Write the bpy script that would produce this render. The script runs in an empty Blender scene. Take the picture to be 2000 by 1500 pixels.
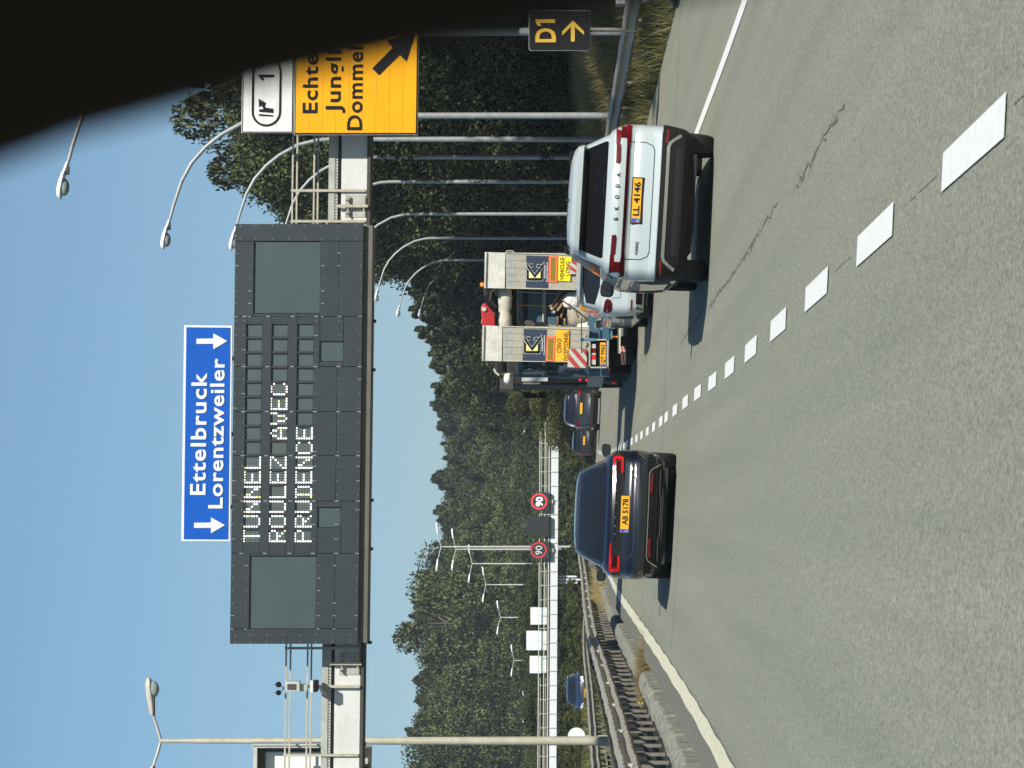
import bpy, bmesh, math, random
import numpy as np
from mathutils import Vector, Matrix
from mathutils.bvhtree import BVHTree
R = math.radians
random.seed(7)
rng = np.random.default_rng(11)
sc = bpy.context.scene
C = sc.collection

# ---------------------------------------------------------------- camera
# the phone was held on its side: the picture's left is the world's up
F = 5200.0          # focal length in pixels of the 2000 px wide photograph
CZ = 1.56           # eye height above the road
VX, VY = 1119.0, 990.0   # photograph pixel straight ahead of the camera
cd = bpy.data.cameras.new('camera'); cam = bpy.data.objects.new('camera', cd); C.objects.link(cam)
cd.sensor_width = 36.0; cd.lens = F / 2000 * 36
cd.shift_x = (1000 - VX) / 2000; cd.shift_y = (VY - 750) / 2000
cam.matrix_world = Matrix(((0, 1, 0, 0), (0, 0, -1, 0), (-1, 0, 0, CZ), (0, 0, 0, 1)))
cd.clip_start = 0.05; cd.clip_end = 6000
cd.dof.use_dof = True; cd.dof.focus_distance = 42; cd.dof.aperture_fstop = 17
sc.camera = cam

# ---------------------------------------------------------------- sky, sun, exposure
SUNV = Vector((0.62, -1.12, 1.0)).normalized()      # towards the sun
w = bpy.data.worlds.new('World'); sc.world = w; w.use_nodes = True
nt = w.node_tree; nt.nodes.clear()
sky = nt.nodes.new('ShaderNodeTexSky'); sky.sky_type = 'NISHITA'; sky.sun_disc = False
sky.sun_elevation = math.asin(SUNV.z); sky.sun_rotation = math.atan2(SUNV.x, SUNV.y)
sky.altitude = 250; sky.air_density = 1.0; sky.dust_density = 0.25; sky.ozone_density = 3.2
bg = nt.nodes.new('ShaderNodeBackground'); bg.inputs[1].default_value = 0.075
wo = nt.nodes.new('ShaderNodeOutputWorld')
# paler red and green near the horizon, as the light summer haze of the photograph has it
gm = nt.nodes.new('ShaderNodeNewGeometry'); sz = nt.nodes.new('ShaderNodeSeparateXYZ'); nt.links.new(gm.outputs['Incoming'], sz.inputs[0])
ab = nt.nodes.new('ShaderNodeMath'); ab.operation = 'ABSOLUTE'; nt.links.new(sz.outputs['Z'], ab.inputs[0])
hr = nt.nodes.new('ShaderNodeValToRGB'); el = hr.color_ramp.elements
el[0].position = .045; el[0].color = (.57, .69, .79, 1); el[1].position = .20; el[1].color = (.90, 1.0, .975, 1); nt.links.new(ab.outputs[0], hr.inputs[0])
sm = nt.nodes.new('ShaderNodeVectorMath'); sm.operation = 'MULTIPLY'; nt.links.new(sky.outputs[0], sm.inputs[0]); nt.links.new(hr.outputs[0], sm.inputs[1])
nt.links.new(sm.outputs[0], bg.inputs[0]); nt.links.new(bg.outputs[0], wo.inputs[0])
sd = bpy.data.lights.new('sun', 'SUN'); sd.energy = 4.6; sd.angle = R(0.55); sd.color = (1.0, 0.95, 0.86)
so = bpy.data.objects.new('sun', sd); C.objects.link(so)
so.rotation_euler = SUNV.to_track_quat('Z', 'Y').to_euler(); so.location = (0, 0, 60)
sc.view_settings.view_transform = 'Standard'; sc.view_settings.look = 'None'
sc.view_settings.exposure = 0.42; sc.view_settings.gamma = 1.0; sc.view_settings.use_curve_mapping = False
sc.cycles.max_bounces = 6; sc.cycles.transparent_max_bounces = 6
sc.cycles.use_denoising = True

# ---------------------------------------------------------------- helpers
def P(x, y, D):
    """photograph pixel at distance D -> world point"""
    return Vector(((VY - y) * D / F, D, CZ + (VX - x) * D / F))

def mat(name, col, rough=0.6, metal=0.0, coat=0.0, noise=None, col2=None, bump=None, emit=None, emit_s=1.0, spec=0.5, map_scale=None, noise2=None, detail=6.0):
    m = bpy.data.materials.new(name); m.use_nodes = True
    n = m.node_tree; b = n.nodes['Principled BSDF']
    b.inputs['Base Color'].default_value = (*col, 1)
    b.inputs['Roughness'].default_value = rough; b.inputs['Metallic'].default_value = metal
    b.inputs['Coat Weight'].default_value = coat; b.inputs['Coat Roughness'].default_value = 0.04
    b.inputs['Specular IOR Level'].default_value = spec
    if emit:
        b.inputs['Emission Color'].default_value = (*emit, 1); b.inputs['Emission Strength'].default_value = emit_s
    tc = None
    if noise or bump:
        tc = n.nodes.new('ShaderNodeTexCoord'); vec = tc.outputs['Object']
        if map_scale:
            mp = n.nodes.new('ShaderNodeMapping'); mp.inputs['Scale'].default_value = map_scale
            n.links.new(vec, mp.inputs[0]); vec = mp.outputs[0]
    if noise:
        t = n.nodes.new('ShaderNodeTexNoise'); t.inputs['Scale'].default_value = noise; t.inputs['Detail'].default_value = detail
        t.inputs['Roughness'].default_value = 0.65
        n.links.new(vec, t.inputs['Vector'])
        cr = n.nodes.new('ShaderNodeValToRGB')
        cr.color_ramp.elements[0].position = 0.34; cr.color_ramp.elements[0].color = (*col, 1)
        cr.color_ramp.elements[1].position = 0.68; cr.color_ramp.elements[1].color = (*(col2 or [c * 1.35 for c in col]), 1)
        n.links.new(t.outputs['Fac'], cr.inputs[0]); out = cr.outputs[0]
        if noise2:
            t2 = n.nodes.new('ShaderNodeTexNoise'); t2.inputs['Scale'].default_value = noise2[0]; t2.inputs['Detail'].default_value = 3
            n.links.new(vec, t2.inputs['Vector'])
            mr = n.nodes.new('ShaderNodeMapRange'); mr.inputs[1].default_value = .3; mr.inputs[2].default_value = .7
            mr.inputs[3].default_value = noise2[1]; mr.inputs[4].default_value = noise2[2]
            n.links.new(t2.outputs['Fac'], mr.inputs[0])
            mx = n.nodes.new('ShaderNodeVectorMath'); mx.operation = 'SCALE'
            n.links.new(out, mx.inputs[0]); n.links.new(mr.outputs[0], mx.inputs['Scale']); out = mx.outputs[0]
        n.links.new(out, b.inputs['Base Color'])
    if bump:
        t = n.nodes.new('ShaderNodeTexNoise'); t.inputs['Scale'].default_value = bump[0]; t.inputs['Detail'].default_value = 4
        n.links.new(vec, t.inputs['Vector'])
        bp = n.nodes.new('ShaderNodeBump'); bp.inputs['Strength'].default_value = bump[1]; bp.inputs['Distance'].default_value = bump[2]
        n.links.new(t.outputs['Fac'], bp.inputs['Height']); n.links.new(bp.outputs[0], b.inputs['Normal'])
    return m

def tag(o, label=None, cat=None, group=None, kind=None):
    if label: o['label'] = label
    if cat: o['category'] = cat
    if group: o['group'] = group
    if kind: o['kind'] = kind
    return o

def empty(name, loc=(0, 0, 0), rot=(0, 0, 0), label=None, cat=None, group=None):
    o = bpy.data.objects.new(name, None); C.objects.link(o); o.location = loc; o.rotation_euler = rot
    o.empty_display_size = 0.2
    return tag(o, label, cat, group)

class MB:
    """collects shapes, then links them as ONE mesh object; coordinates minus self.o"""
    def __init__(s, origin=(0, 0, 0)):
        s.v = []; s.f = []; s.o = Vector(origin)
    def add(s, vs, fs):
        k = len(s.v); s.v += [tuple(Vector(v) - s.o) for v in vs]; s.f += [tuple(i + k for i in f) for f in fs]
        return s
    def box(s, a, b):
        (x0, y0, z0), (x1, y1, z1) = a, b
        vs = [(x0, y0, z0), (x1, y0, z0), (x1, y1, z0), (x0, y1, z0), (x0, y0, z1), (x1, y0, z1), (x1, y1, z1), (x0, y1, z1)]
        return s.add(vs, [(3, 2, 1, 0), (4, 5, 6, 7), (0, 1, 5, 4), (1, 2, 6, 5), (2, 3, 7, 6), (3, 0, 4, 7)])
    def prism(s, poly, vec):
        """poly: list of 3-D points, extruded by vec"""
        vec = Vector(vec); n = len(poly); a = [Vector(p) for p in poly]; b = [p + vec for p in a]
        nrm = Vector((0, 0, 0))
        for i in range(n): nrm += a[i].cross(a[(i + 1) % n])
        fs = [tuple(range(n)), tuple(range(2 * n - 1, n - 1, -1))] + [(i, i + n, (i + 1) % n + n, (i + 1) % n) for i in range(n)]
        if nrm.dot(vec) > 0: fs = [tuple(reversed(f)) for f in fs]
        return s.add(a + b, fs)
    def px(s, pts, D, depth):
        """prism whose front face has the photograph outline pts at distance D"""
        return s.prism([P(x, y, D) for x, y in pts], (0, depth, 0))
    def pxr(s, x0, x1, y0, y1, D, depth, tilt=0.0):
        """upright rectangle; tilt = change of x per pixel of y"""
        ym = (y0 + y1) / 2
        t = lambda x, y: (x + tilt * (y - ym), y)
        return s.px([t(x0, y0), t(x1, y0), t(x1, y1), t(x0, y1)], D, depth)
    def tube(s, path, r, n=8, cap=True):
        path = [Vector(p) for p in path]; rr = r if isinstance(r, (list, tuple)) else [r] * len(path)
        vs = []; fs = []
        prev = None
        for i, p in enumerate(path):
            d = (path[min(i + 1, len(path) - 1)] - path[max(i - 1, 0)]).normalized()
            if prev is None:
                a = d.orthogonal().normalized()
            else:
                a = (prev - d * prev.dot(d)).normalized()
            prev = a; b = d.cross(a)
            for k in range(n):
                t = 2 * math.pi * k / n
                vs.append(p + (a * math.cos(t) + b * math.sin(t)) * rr[i])
        for i in range(len(path) - 1):
            for k in range(n):
                k2 = (k + 1) % n
                fs.append((i * n + k, i * n + k2, (i + 1) * n + k2, (i + 1) * n + k))
        if cap:
            fs.append(tuple(reversed(range(n)))); fs.append(tuple(range((len(path) - 1) * n, len(path) * n)))
        return s.add(vs, fs)
    def lathe(s, prof, centre, axis='x', n=24):
        """prof: (along, radius) pairs"""
        c = Vector(centre); vs = []; fs = []; m = len(prof)
        for k in range(n):
            t = 2 * math.pi * k / n
            for a, r in prof:
                if axis == 'x': vs.append(c + Vector((a, r * math.cos(t), r * math.sin(t))))
                elif axis == 'z': vs.append(c + Vector((r * math.cos(t), r * math.sin(t), a)))
                else: vs.append(c + Vector((r * math.cos(t), a, r * math.sin(t))))
        for k in range(n):
            k2 = (k + 1) % n
            for i in range(m - 1):
                f = (k * m + i, k * m + i + 1, k2 * m + i + 1, k2 * m + i)
                fs.append(f if axis != 'y' else tuple(reversed(f)))
        return s.add(vs, fs)
    def ball(s, c, r, n=10, sx=1, sy=1, sz=1):
        prof = [(-math.cos(math.pi * i / n), max(1e-4, math.sin(math.pi * i / n))) for i in range(n + 1)]
        c = Vector(c); vs = []; fs = []; m = n + 1; q = 2 * n
        for k in range(q):
            t = 2 * math.pi * k / q
            for a, b in prof: vs.append(c + Vector((r * sx * b * math.cos(t), r * sy * b * math.sin(t), r * sz * a)))
        for k in range(q):
            k2 = (k + 1) % q
            for i in range(m - 1): fs.append((k * m + i, k2 * m + i, k2 * m + i + 1, k * m + i + 1))
        return s.add(vs, fs)
    def build(s, name, m, parent=None, smooth=None, bevel=0):
        me = bpy.data.meshes.new(name); me.from_pydata(s.v, [], s.f); me.update()
        if m: me.materials.append(m)
        if smooth is not None:
            me.shade_smooth(); me.set_sharp_from_angle(angle=R(smooth))
        o = bpy.data.objects.new(name, me); C.objects.link(o)
        if parent: o.parent = parent
        else: o.location = s.o
        if bevel:
            b = o.modifiers.new('bevel', 'BEVEL'); b.width = bevel; b.segments = 2; b.limit_method = 'ANGLE'
        return o

def copy_tree(o, parent=None):
    c = o.copy(); C.objects.link(c); c.parent = parent
    if parent is not None: c.matrix_parent_inverse = o.matrix_parent_inverse.copy()
    for ch in list(o.children): copy_tree(ch, c)
    return c

_tcache = {}
def text_shape(s, bold=0.0, spacing=1.0):
    key = (s, bold, spacing)
    if key in _tcache: return _tcache[key]
    cu = bpy.data.curves.new('t', 'FONT'); cu.body = s; cu.size = 1; cu.offset = bold; cu.space_character = spacing
    cu.resolution_u = 3
    o = bpy.data.objects.new('t', cu); C.objects.link(o)
    bpy.context.view_layer.update()
    me = o.evaluated_get(bpy.context.evaluated_depsgraph_get()).to_mesh()
    vs = [v.co.copy() for v in me.vertices]; fs = [tuple(p.vertices) for p in me.polygons]
    o.evaluated_get(bpy.context.evaluated_depsgraph_get()).to_mesh_clear()
    bpy.data.objects.remove(o); bpy.data.curves.remove(cu)
    x0 = min(v.x for v in vs); x1 = max(v.x for v in vs)
    _tcache[key] = (vs, fs, x0, x1)
    return _tcache[key]

CAP = 0.705
def px_text(mb, s, yl, yr, xb, cap, D, bold=0.012, tilt=0.0, prefix=None, spacing=1.0):
    """writes s with its left edge at photo y=yl and right edge (of prefix) at y=yr, baseline at photo x=xb, capitals cap pixels high"""
    vs, fs, x0, x1 = text_shape(s, bold, spacing)
    if prefix:
        _, _, _, px1 = text_shape(prefix, bold, spacing)
    else: px1 = x1
    k = (yl - yr) / (px1 - x0)
    out = []
    for v in vs:
        y = yl - (v.x - x0) * k
        out.append(P(xb - v.y / CAP * cap + tilt * (y - yl), y, D))
    mb.add(out, fs)

def loc_text(mb, s, xl, xr, z, cap, y, bold=0.012, spacing=1.0):
    vs, fs, x0, x1 = text_shape(s, bold, spacing)
    k = (xr - xl) / (x1 - x0)
    mb.add([Vector((xl + (v.x - x0) * k, y(xl + (v.x - x0) * k, z) if callable(y) else y, z + v.y / CAP * cap)) for v in vs], fs)

def interp(tab, i):
    a = np.array([t[0] for t in tab]); b = np.array([t[i] for t in tab])
    def f(Y):
        s = 0
        for d in (-2.2, -1.1, 0, 1.1, 2.2): s += float(np.interp(Y + d * (1 + max(0, Y) * .01), a, b))
        return s / 5
    return f
# centre (dashed) line of the carriageway: distance, height relative to the eye, sideways place
TAB = [(-30, -1.58, 1.43), (9.7, -1.578, 1.429), (13, -1.566, 1.406), (16.3, -1.563, 1.39), (19.6, -1.58, 1.395), (23, -1.591, 1.405), (26.3, -1.602, 1.416),
       (29.6, -1.605, 1.425), (33, -1.592, 1.452), (36.3, -1.574, 1.459), (39.6, -1.56, 1.471), (43, -1.542, 1.478), (48.5, -1.51, 1.478),
       (51.8, -1.483, 1.487), (55.2, -1.46, 1.506), (58.5, -1.429, 1.518), (61.8, -1.4, 1.532), (67.7, -1.335, 1.576), (81.7, -1.29, 1.72),
       (110, -1.28, 2.18), (126, -1.2, 2.6), (140, -1.24, 3.0), (162, -1.42, 3.5), (180, -1.9, 4.0), (220, -3.6, 4.3), (250, -5.2, 3.4), (300, -8, -3), (350, -9.5, -15), (500, -14, -60), (1000, -22, -220)]
pz = interp(TAB, 1); cx = interp(TAB, 2)
def zr(X, Y):
    d = X - cx(Y)
    return CZ + pz(Y) - (0.042 if d > 0 else 0.055) * d
LW = 3.75
def lerp(a, b, t): return a + (b - a) * t
def sstep(a, b, x):
    t = min(1, max(0, (x - a) / (b - a))); return t * t * (3 - 2 * t)
def gz(X, Y):
    """terrain height"""
    d = X - cx(Y)
    if d > 7.3:
        z = zr(cx(Y) + 7.3, Y) - 0.1 + 1.25 * sstep(0.8, 5.5, d - 7.3) + 0.06 * max(0, d - 13)
        return min(z, 30)
    if d < -4.6:
        z0 = zr(cx(Y) - 4.6, Y) - 0.06
        e = -4.6 - d
        z = z0 - 0.25 * sstep(1.5, 4, e)
        z += 2.6 * sstep(17, 26, e) + 0.05 * max(0, e - 26)
        return min(z, 30)
    return zr(X, Y) - 0.35

# ---------------------------------------------------------------- materials
def asphalt(name, c1, c2, far=None):
    m = bpy.data.materials.new(name); m.use_nodes = True; n = m.node_tree; b = n.nodes['Principled BSDF']
    L = n.links.new
    tc = n.nodes.new('ShaderNodeTexCoord')
    vo = n.nodes.new('ShaderNodeTexVoronoi'); vo.inputs['Scale'].default_value = 85; L(tc.outputs['Object'], vo.inputs['Vector'])
    ag = n.nodes.new('ShaderNodeSeparateColor'); L(vo.outputs['Color'], ag.inputs[0])
    n1 = n.nodes.new('ShaderNodeTexNoise'); n1.inputs['Scale'].default_value = 26; n1.inputs['Detail'].default_value = 7; n1.inputs['Roughness'].default_value = .75
    L(tc.outputs['Object'], n1.inputs['Vector'])
    mp = n.nodes.new('ShaderNodeMapping'); mp.inputs['Scale'].default_value = (2.4, .05, 1); L(tc.outputs['Object'], mp.inputs[0])
    n2 = n.nodes.new('ShaderNodeTexNoise'); n2.inputs['Scale'].default_value = 1.0; n2.inputs['Detail'].default_value = 4; L(mp.outputs[0], n2.inputs['Vector'])
    a1 = n.nodes.new('ShaderNodeMath'); a1.operation = 'MULTIPLY_ADD'; a1.inputs[1].default_value = .55; L(ag.outputs[0], a1.inputs[0])
    h = n.nodes.new('ShaderNodeMath'); h.operation = 'MULTIPLY'; h.inputs[1].default_value = .45; L(n1.outputs['Fac'], h.inputs[0]); L(h.outputs[0], a1.inputs[2])
    cr = n.nodes.new('ShaderNodeValToRGB'); e = cr.color_ramp.elements
    e[0].position = .12; e[0].color = (*[c * .48 for c in c1], 1); e[1].position = .78; e[1].color = (*[c * 1.42 for c in c1], 1)
    k = cr.color_ramp.elements.new(.45); k.color = (*c1, 1)
    L(a1.outputs[0], cr.inputs[0])
    mr = n.nodes.new('ShaderNodeMapRange'); mr.inputs[1].default_value = .3; mr.inputs[2].default_value = .72; mr.inputs[3].default_value = .91; mr.inputs[4].default_value = 1.08
    L(n2.outputs['Fac'], mr.inputs[0])
    sc1 = n.nodes.new('ShaderNodeVectorMath'); sc1.operation = 'SCALE'; L(cr.outputs[0], sc1.inputs[0]); L(mr.outputs[0], sc1.inputs['Scale'])
    out = sc1.outputs[0]
    if far:
        sx = n.nodes.new('ShaderNodeSeparateXYZ'); L(tc.outputs['Object'], sx.inputs[0])
        g = n.nodes.new('ShaderNodeMath'); g.operation = 'GREATER_THAN'; g.inputs[1].default_value = 50.4; L(sx.outputs['Y'], g.inputs[0])
        mx = n.nodes.new('ShaderNodeMix'); mx.data_type = 'RGBA'; mx.blend_type = 'MULTIPLY'; mx.inputs['B'].default_value = (*far, 1)
        L(g.outputs[0], mx.inputs['Factor']); L(out, mx.inputs['A']); out = mx.outputs['Result']
    L(out, b.inputs['Base Color']); b.inputs['Roughness'].default_value = .82; b.inputs['Specular IOR Level'].default_value = .3
    bp = n.nodes.new('ShaderNodeBump'); bp.inputs['Strength'].default_value = .7; bp.inputs['Distance'].default_value = .006
    L(a1.outputs[0], bp.inputs['Height']); L(bp.outputs[0], b.inputs['Normal'])
    return m
M = {}
M['road'] = asphalt('asphalt', (.226, .236, .184), None, far=(1.06, 1.0, .97))
M['shoulder'] = asphalt('shoulder_asphalt', (.155, .158, .13), None)
M['line'] = mat('road_paint', (.76, .78, .74), .6, noise=12, col2=(.86, .88, .83), noise2=(70, .88, 1.02), bump=(90, .4, .003))
M['yline'] = mat('edge_paint', (.60, .58, .40), .6, noise=5, col2=(.74, .73, .55), noise2=(45, .8, 1.05), bump=(90, .4, .003))
M['tar'] = mat('tar', (.05, .05, .045), .7)
M['tar2'] = mat('old_tar', (.125, .13, .108), .85)
M['kerb'] = mat('kerb_concrete', (.20, .20, .165), .9, noise=6, col2=(.33, .33, .27), noise2=(40, .6, 1.1), bump=(30, .7, .02))
M['soil'] = mat('soil', (.045, .04, .03), .95, noise=14, col2=(.11, .1, .07), bump=(40, .8, .03))
M['ground'] = mat('verge', (.045, .055, .022), .95, noise=.8, col2=(.14, .13, .06), noise2=(9, .6, 1.2), bump=(6, .8, .1))
M['galv'] = mat('galvanised_steel', (.42, .43, .40), .55, metal=.35, noise=5, col2=(.55, .55, .5))
M['rail'] = mat('guardrail_steel', (.30, .27, .22), .5, metal=.25, noise=7, col2=(.46, .43, .36), noise2=(40, .85, 1.1))
M['beamw'] = mat('painted_beam', (.52, .53, .50), .55, noise=1.2, col2=(.62, .63, .6), noise2=(14, .93, 1.03))
M['beamc'] = mat('weathered_channel', (.30, .31, .27), .6, metal=.2, noise=2.5, col2=(.45, .46, .42))
M['dark'] = mat('dark_metal', (.045, .042, .035), .6)
M['bracket'] = mat('zinc_bar', (.33, .31, .24), .55, noise=8, col2=(.46, .44, .35))
M['board'] = mat('board_sheet', (.020, .027, .031), .42, noise=1.5, col2=(.027, .035, .038), noise2=(12, .92, 1.05))
M['boardgap'] = mat('board_core', (.012, .013, .014), .6)
M['screen'] = mat('display_glass', (.040, .062, .064), .42, noise=.9, col2=(.05, .074, .077))
M['cell'] = mat('led_cell', (.045, .066, .068), .5, noise=3, col2=(.055, .078, .08))
M['bolt'] = mat('bolt', (.42, .42, .38), .35, metal=.6)
M['led'] = mat('led_white', (.9, .9, .85), .4, emit=(1, .98, .95), emit_s=1.3)
M['ledy'] = mat('led_warm', (.9, .8, .3), .4, emit=(1, .78, .18), emit_s=1.0)
M['under'] = mat('board_underside', (.085, .078, .062), .6, noise=1.5, col2=(.13, .12, .095))
M['blue'] = mat('sign_blue', (.0005, .078, .40), .5, spec=.2, noise=1.5, col2=(.001, .088, .44))
M['white'] = mat('sign_white', (.62, .64, .62), .5, noise=4, col2=(.72, .74, .72))
M['orange'] = mat('sign_orange', (.78, .345, .0015), .5, noise=1.2, col2=(.84, .39, .003), spec=.2)
M['black'] = mat('sign_black', (.006, .006, .007), .6, spec=.2)
M['yellow'] = mat('sign_yellow', (.60, .36, .02), .5)
M['lamp'] = mat('lamp_housing', (.36, .35, .29), .55, noise=14, col2=(.58, .56, .48))
M['lampw'] = mat('lamp_shell', (.72, .76, .76), .35)
M['lglass'] = mat('lamp_glass', (.25, .30, .30), .12)
M['pole'] = mat('lamp_pole', (.27, .29, .29), .5, metal=.2, noise=6, col2=(.38, .40, .40))
M['mast'] = mat('mast', (.36, .345, .26), .55, noise=4, col2=(.47, .455, .35))
M['interior'] = mat('car_trim', (.032, .025, .019), .95, spec=.1)
M['rubber'] = mat('tyre', (.018, .018, .018), .85)
M['rim'] = mat('rim', (.3, .3, .31), .3, metal=.8)
M['plastic'] = mat('black_plastic', (.010, .010, .010), .65, spec=.25)
M['chassis'] = mat('underbody', (.012, .012, .012), .8)
M['glassb'] = mat('black_glass', (.006, .006, .007), .08, spec=.22)
M['glass'] = mat('car_glass', (.010, .014, .018), .05, spec=.6)
M['chrome'] = mat('chrome', (.55, .55, .53), .22, metal=.9)
M['red'] = mat('red_lens', (.14, .003, .005), .5, spec=.08)
M['reddark'] = mat('dark_red_lens', (.06, .003, .005), .5, spec=.08)
M['redlit'] = mat('lit_red_lens', (.35, .004, .004), .25, emit=(1, .01, .015), emit_s=.3)
M['plate'] = mat('plate_yellow', (.72, .36, .01), .45)
M['eu'] = mat('plate_blue', (.01, .07, .42), .45)
M['whitep'] = mat('white_paint', (.40, .455, .46), .3, coat=.8)
M['navyp'] = mat('navy_paint', (.0035, .005, .010), .28, coat=1.0)
M['greyp'] = mat('graphite_paint', (.013, .016, .02), .3, coat=1.0)
M['bluep'] = mat('dull_blue_paint', (.010, .022, .05), .35, coat=.7)
M['line_dark'] = mat('shut_line', (.02, .02, .02), .8)
M['reflex'] = mat('reflector', (.16, .004, .004), .25, coat=.5)

def leafmat(name, c1, c2, sc_=.8, tr=.3):
    m = bpy.data.materials.new(name); m.use_nodes = True; n = m.node_tree; L = n.links.new
    n.nodes.clear()
    tc = n.nodes.new('ShaderNodeTexCoord')
    t = n.nodes.new('ShaderNodeTexNoise'); t.inputs['Scale'].default_value = sc_; t.inputs['Detail'].default_value = 5; L(tc.outputs['Object'], t.inputs['Vector'])
    cr = n.nodes.new('ShaderNodeValToRGB'); e = cr.color_ramp.elements
    e[0].position = .33; e[0].color = (*c1, 1); e[1].position = .68; e[1].color = (*c2, 1); L(t.outputs['Fac'], cr.inputs[0])
    oi = n.nodes.new('ShaderNodeObjectInfo')
    mr = n.nodes.new('ShaderNodeMapRange'); mr.inputs[3].default_value = .75; mr.inputs[4].default_value = 1.25; L(oi.outputs['Random'], mr.inputs[0])
    s = n.nodes.new('ShaderNodeVectorMath'); s.operation = 'SCALE'; L(cr.outputs[0], s.inputs[0]); L(mr.outputs[0], s.inputs['Scale'])
    d = n.nodes.new('ShaderNodeBsdfPrincipled'); d.inputs['Roughness'].default_value = .55; d.inputs['Specular IOR Level'].default_value = .25; L(s.outputs[0], d.inputs['Base Color'])
    tl = n.nodes.new('ShaderNodeBsdfTranslucent'); L(s.outputs[0], tl.inputs['Color'])
    mx = n.nodes.new('ShaderNodeMixShader'); mx.inputs[0].default_value = tr; L(d.outputs[0], mx.inputs[1]); L(tl.outputs[0], mx.inputs[2])
    o = n.nodes.new('ShaderNodeOutputMaterial'); L(mx.outputs[0], o.inputs[0])
    return m
M['leaf'] = leafmat('leaf_green', (.07, .095, .032), (.17, .20, .075), tr=.38)
M['leafl'] = leafmat('leaf_light', (.11, .14, .035), (.22, .235, .08), tr=.4)
M['needle'] = leafmat('needles', (.062, .085, .04), (.145, .17, .075), tr=.3)
M['bark'] = mat('bark', (.06, .048, .035), .9, noise=12, col2=(.13, .11, .08), bump=(14, .8, .03))
M['drygrass'] = leafmat('dry_grass', (.30, .24, .10), (.5, .42, .2), 3, .35)
M['grass'] = leafmat('verge_grass', (.06, .075, .02), (.2, .18, .07), 1.2, .35)

# ---------------------------------------------------------------- the camera car's own windscreen pillar (out of focus)
edge = [(-420, 430), (-200, 352), (0, 285), (100, 246), (240, 208), (400, 164), (520, 132), (650, 103), (800, 70), (950, 40), (1120, 5), (1300, -30), (1700, -110)]
car_in = empty('car_interior', (0.1, .32, CZ), label='dark windscreen pillar of the observing car blurred at the frame edge', cat='car interior')
PD = .32
def pe(k, dep): return [P(x, y - k, PD + dep) for x, y in edge]
mb = MB((0.1, .32, CZ))
rows = []
for k, dep in ((0, .012), (-6, .006), (-4, .002), (6, -.002), (40, -.006), (200, -.008), (700, -.006), (1300, .0)):
    rows.append([P(x, y - k, PD) + Vector((0, dep, 0)) for x, y in edge])
rows.append([P(x, y - 1300, PD + .05) for x, y in edge])
rows.append([P(x, y - 140, PD + .03) for x, y in edge])
n = len(edge); vs = [p for r in rows for p in r]; fs = []
for i in range(len(rows)):
    j = (i + 1) % len(rows)
    for k in range(n - 1): fs.append((i * n + k, i * n + k + 1, j * n + k + 1, j * n + k))
fs.append(tuple(i * n for i in range(len(rows)))); fs.append(tuple(i * n + n - 1 for i in reversed(range(len(rows)))))
mb.add(vs, fs).build('pillar_trim', M['interior'], car_in, smooth=40)
MB((0.1, .32, CZ)).box((-1.1, -1.6, CZ + .15), (.35, .36, CZ + .19)).build('roof_shade', M['interior'], car_in, bevel=.01)  # unseen car roof, added to keep the sun off the pillar

# ---------------------------------------------------------------- ground, roads
def sheet(name, xs, ys, zf, m, label=None, kind='structure', parent=None):
    nx, ny = len(xs(ys[0])) if callable(xs) else len(xs), len(ys)
    v = []; f = []
    for Y in ys:
        for X in (xs(Y) if callable(xs) else xs): v.append((X, Y, zf(X, Y)))
    for j in range(ny - 1):
        for i in range(nx - 1):
            a = j * nx + i; f.append((a, a + 1, a + nx + 1, a + nx))
    me = bpy.data.meshes.new(name); me.from_pydata(v, [], f); me.materials.append(m); me.shade_smooth()
    o = bpy.data.objects.new(name, me); C.objects.link(o); o.parent = parent
    if kind: o['kind'] = kind
    return o
Ys = list(np.arange(-30, 140, 1.5)) + list(np.arange(140, 400, 5)) + [450, 500, 600, 750, 1000]
Yg = Ys + [1300, 1800, 2600, 4000]
offs = [-1500, -800, -400, -250, -160, -110, -80, -60, -50, -44, -38, -32, -28, -25, -22, -19, -16, -13, -11, -9, -8, -7, -6.2, -5.4, -4.7, -4.55, -3, 0, 4, 7.25, 7.35, 8, 8.6, 9.2, 9.8, 10.5, 11.3, 12, 13, 14, 16, 19, 23, 28, 35, 45, 60, 80, 110, 160, 250, 400, 800, 1500]
def gn(X, Y):
    z = gz(X, Y); d = X - cx(Y)
    if d > 8.3 or d < -5.2: z += .05 * math.sin(X * 2.1 + Y * .7) + .05 * math.sin(Y * 1.3 - X)
    if -9.5 < d < -4.65: z -= .18
    return z
sheet('ground', lambda Y: [cx(Y) + o for o in offs], Yg, gn, M['ground'])
road = sheet('road', lambda Y: [cx(Y) + o for o in (-3.95, -2, -.6, 0, .6, 2, 4, 7.35)], Ys, zr, M['road'])
sheet('shoulder', lambda Y: [cx(Y) + o for o in (-4.2, -3.98, -3.62)], [y for y in Ys if y < 200], lambda X, Y: zr(X, Y) + .003, M['shoulder'])
sheet('opposite_road', lambda Y: [cx(Y) - 11.2 - o for o in (10.5, 7, 3.5, 0)], Ys, lambda X, Y: gz(X, Y) + .09, M['road'])
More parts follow.
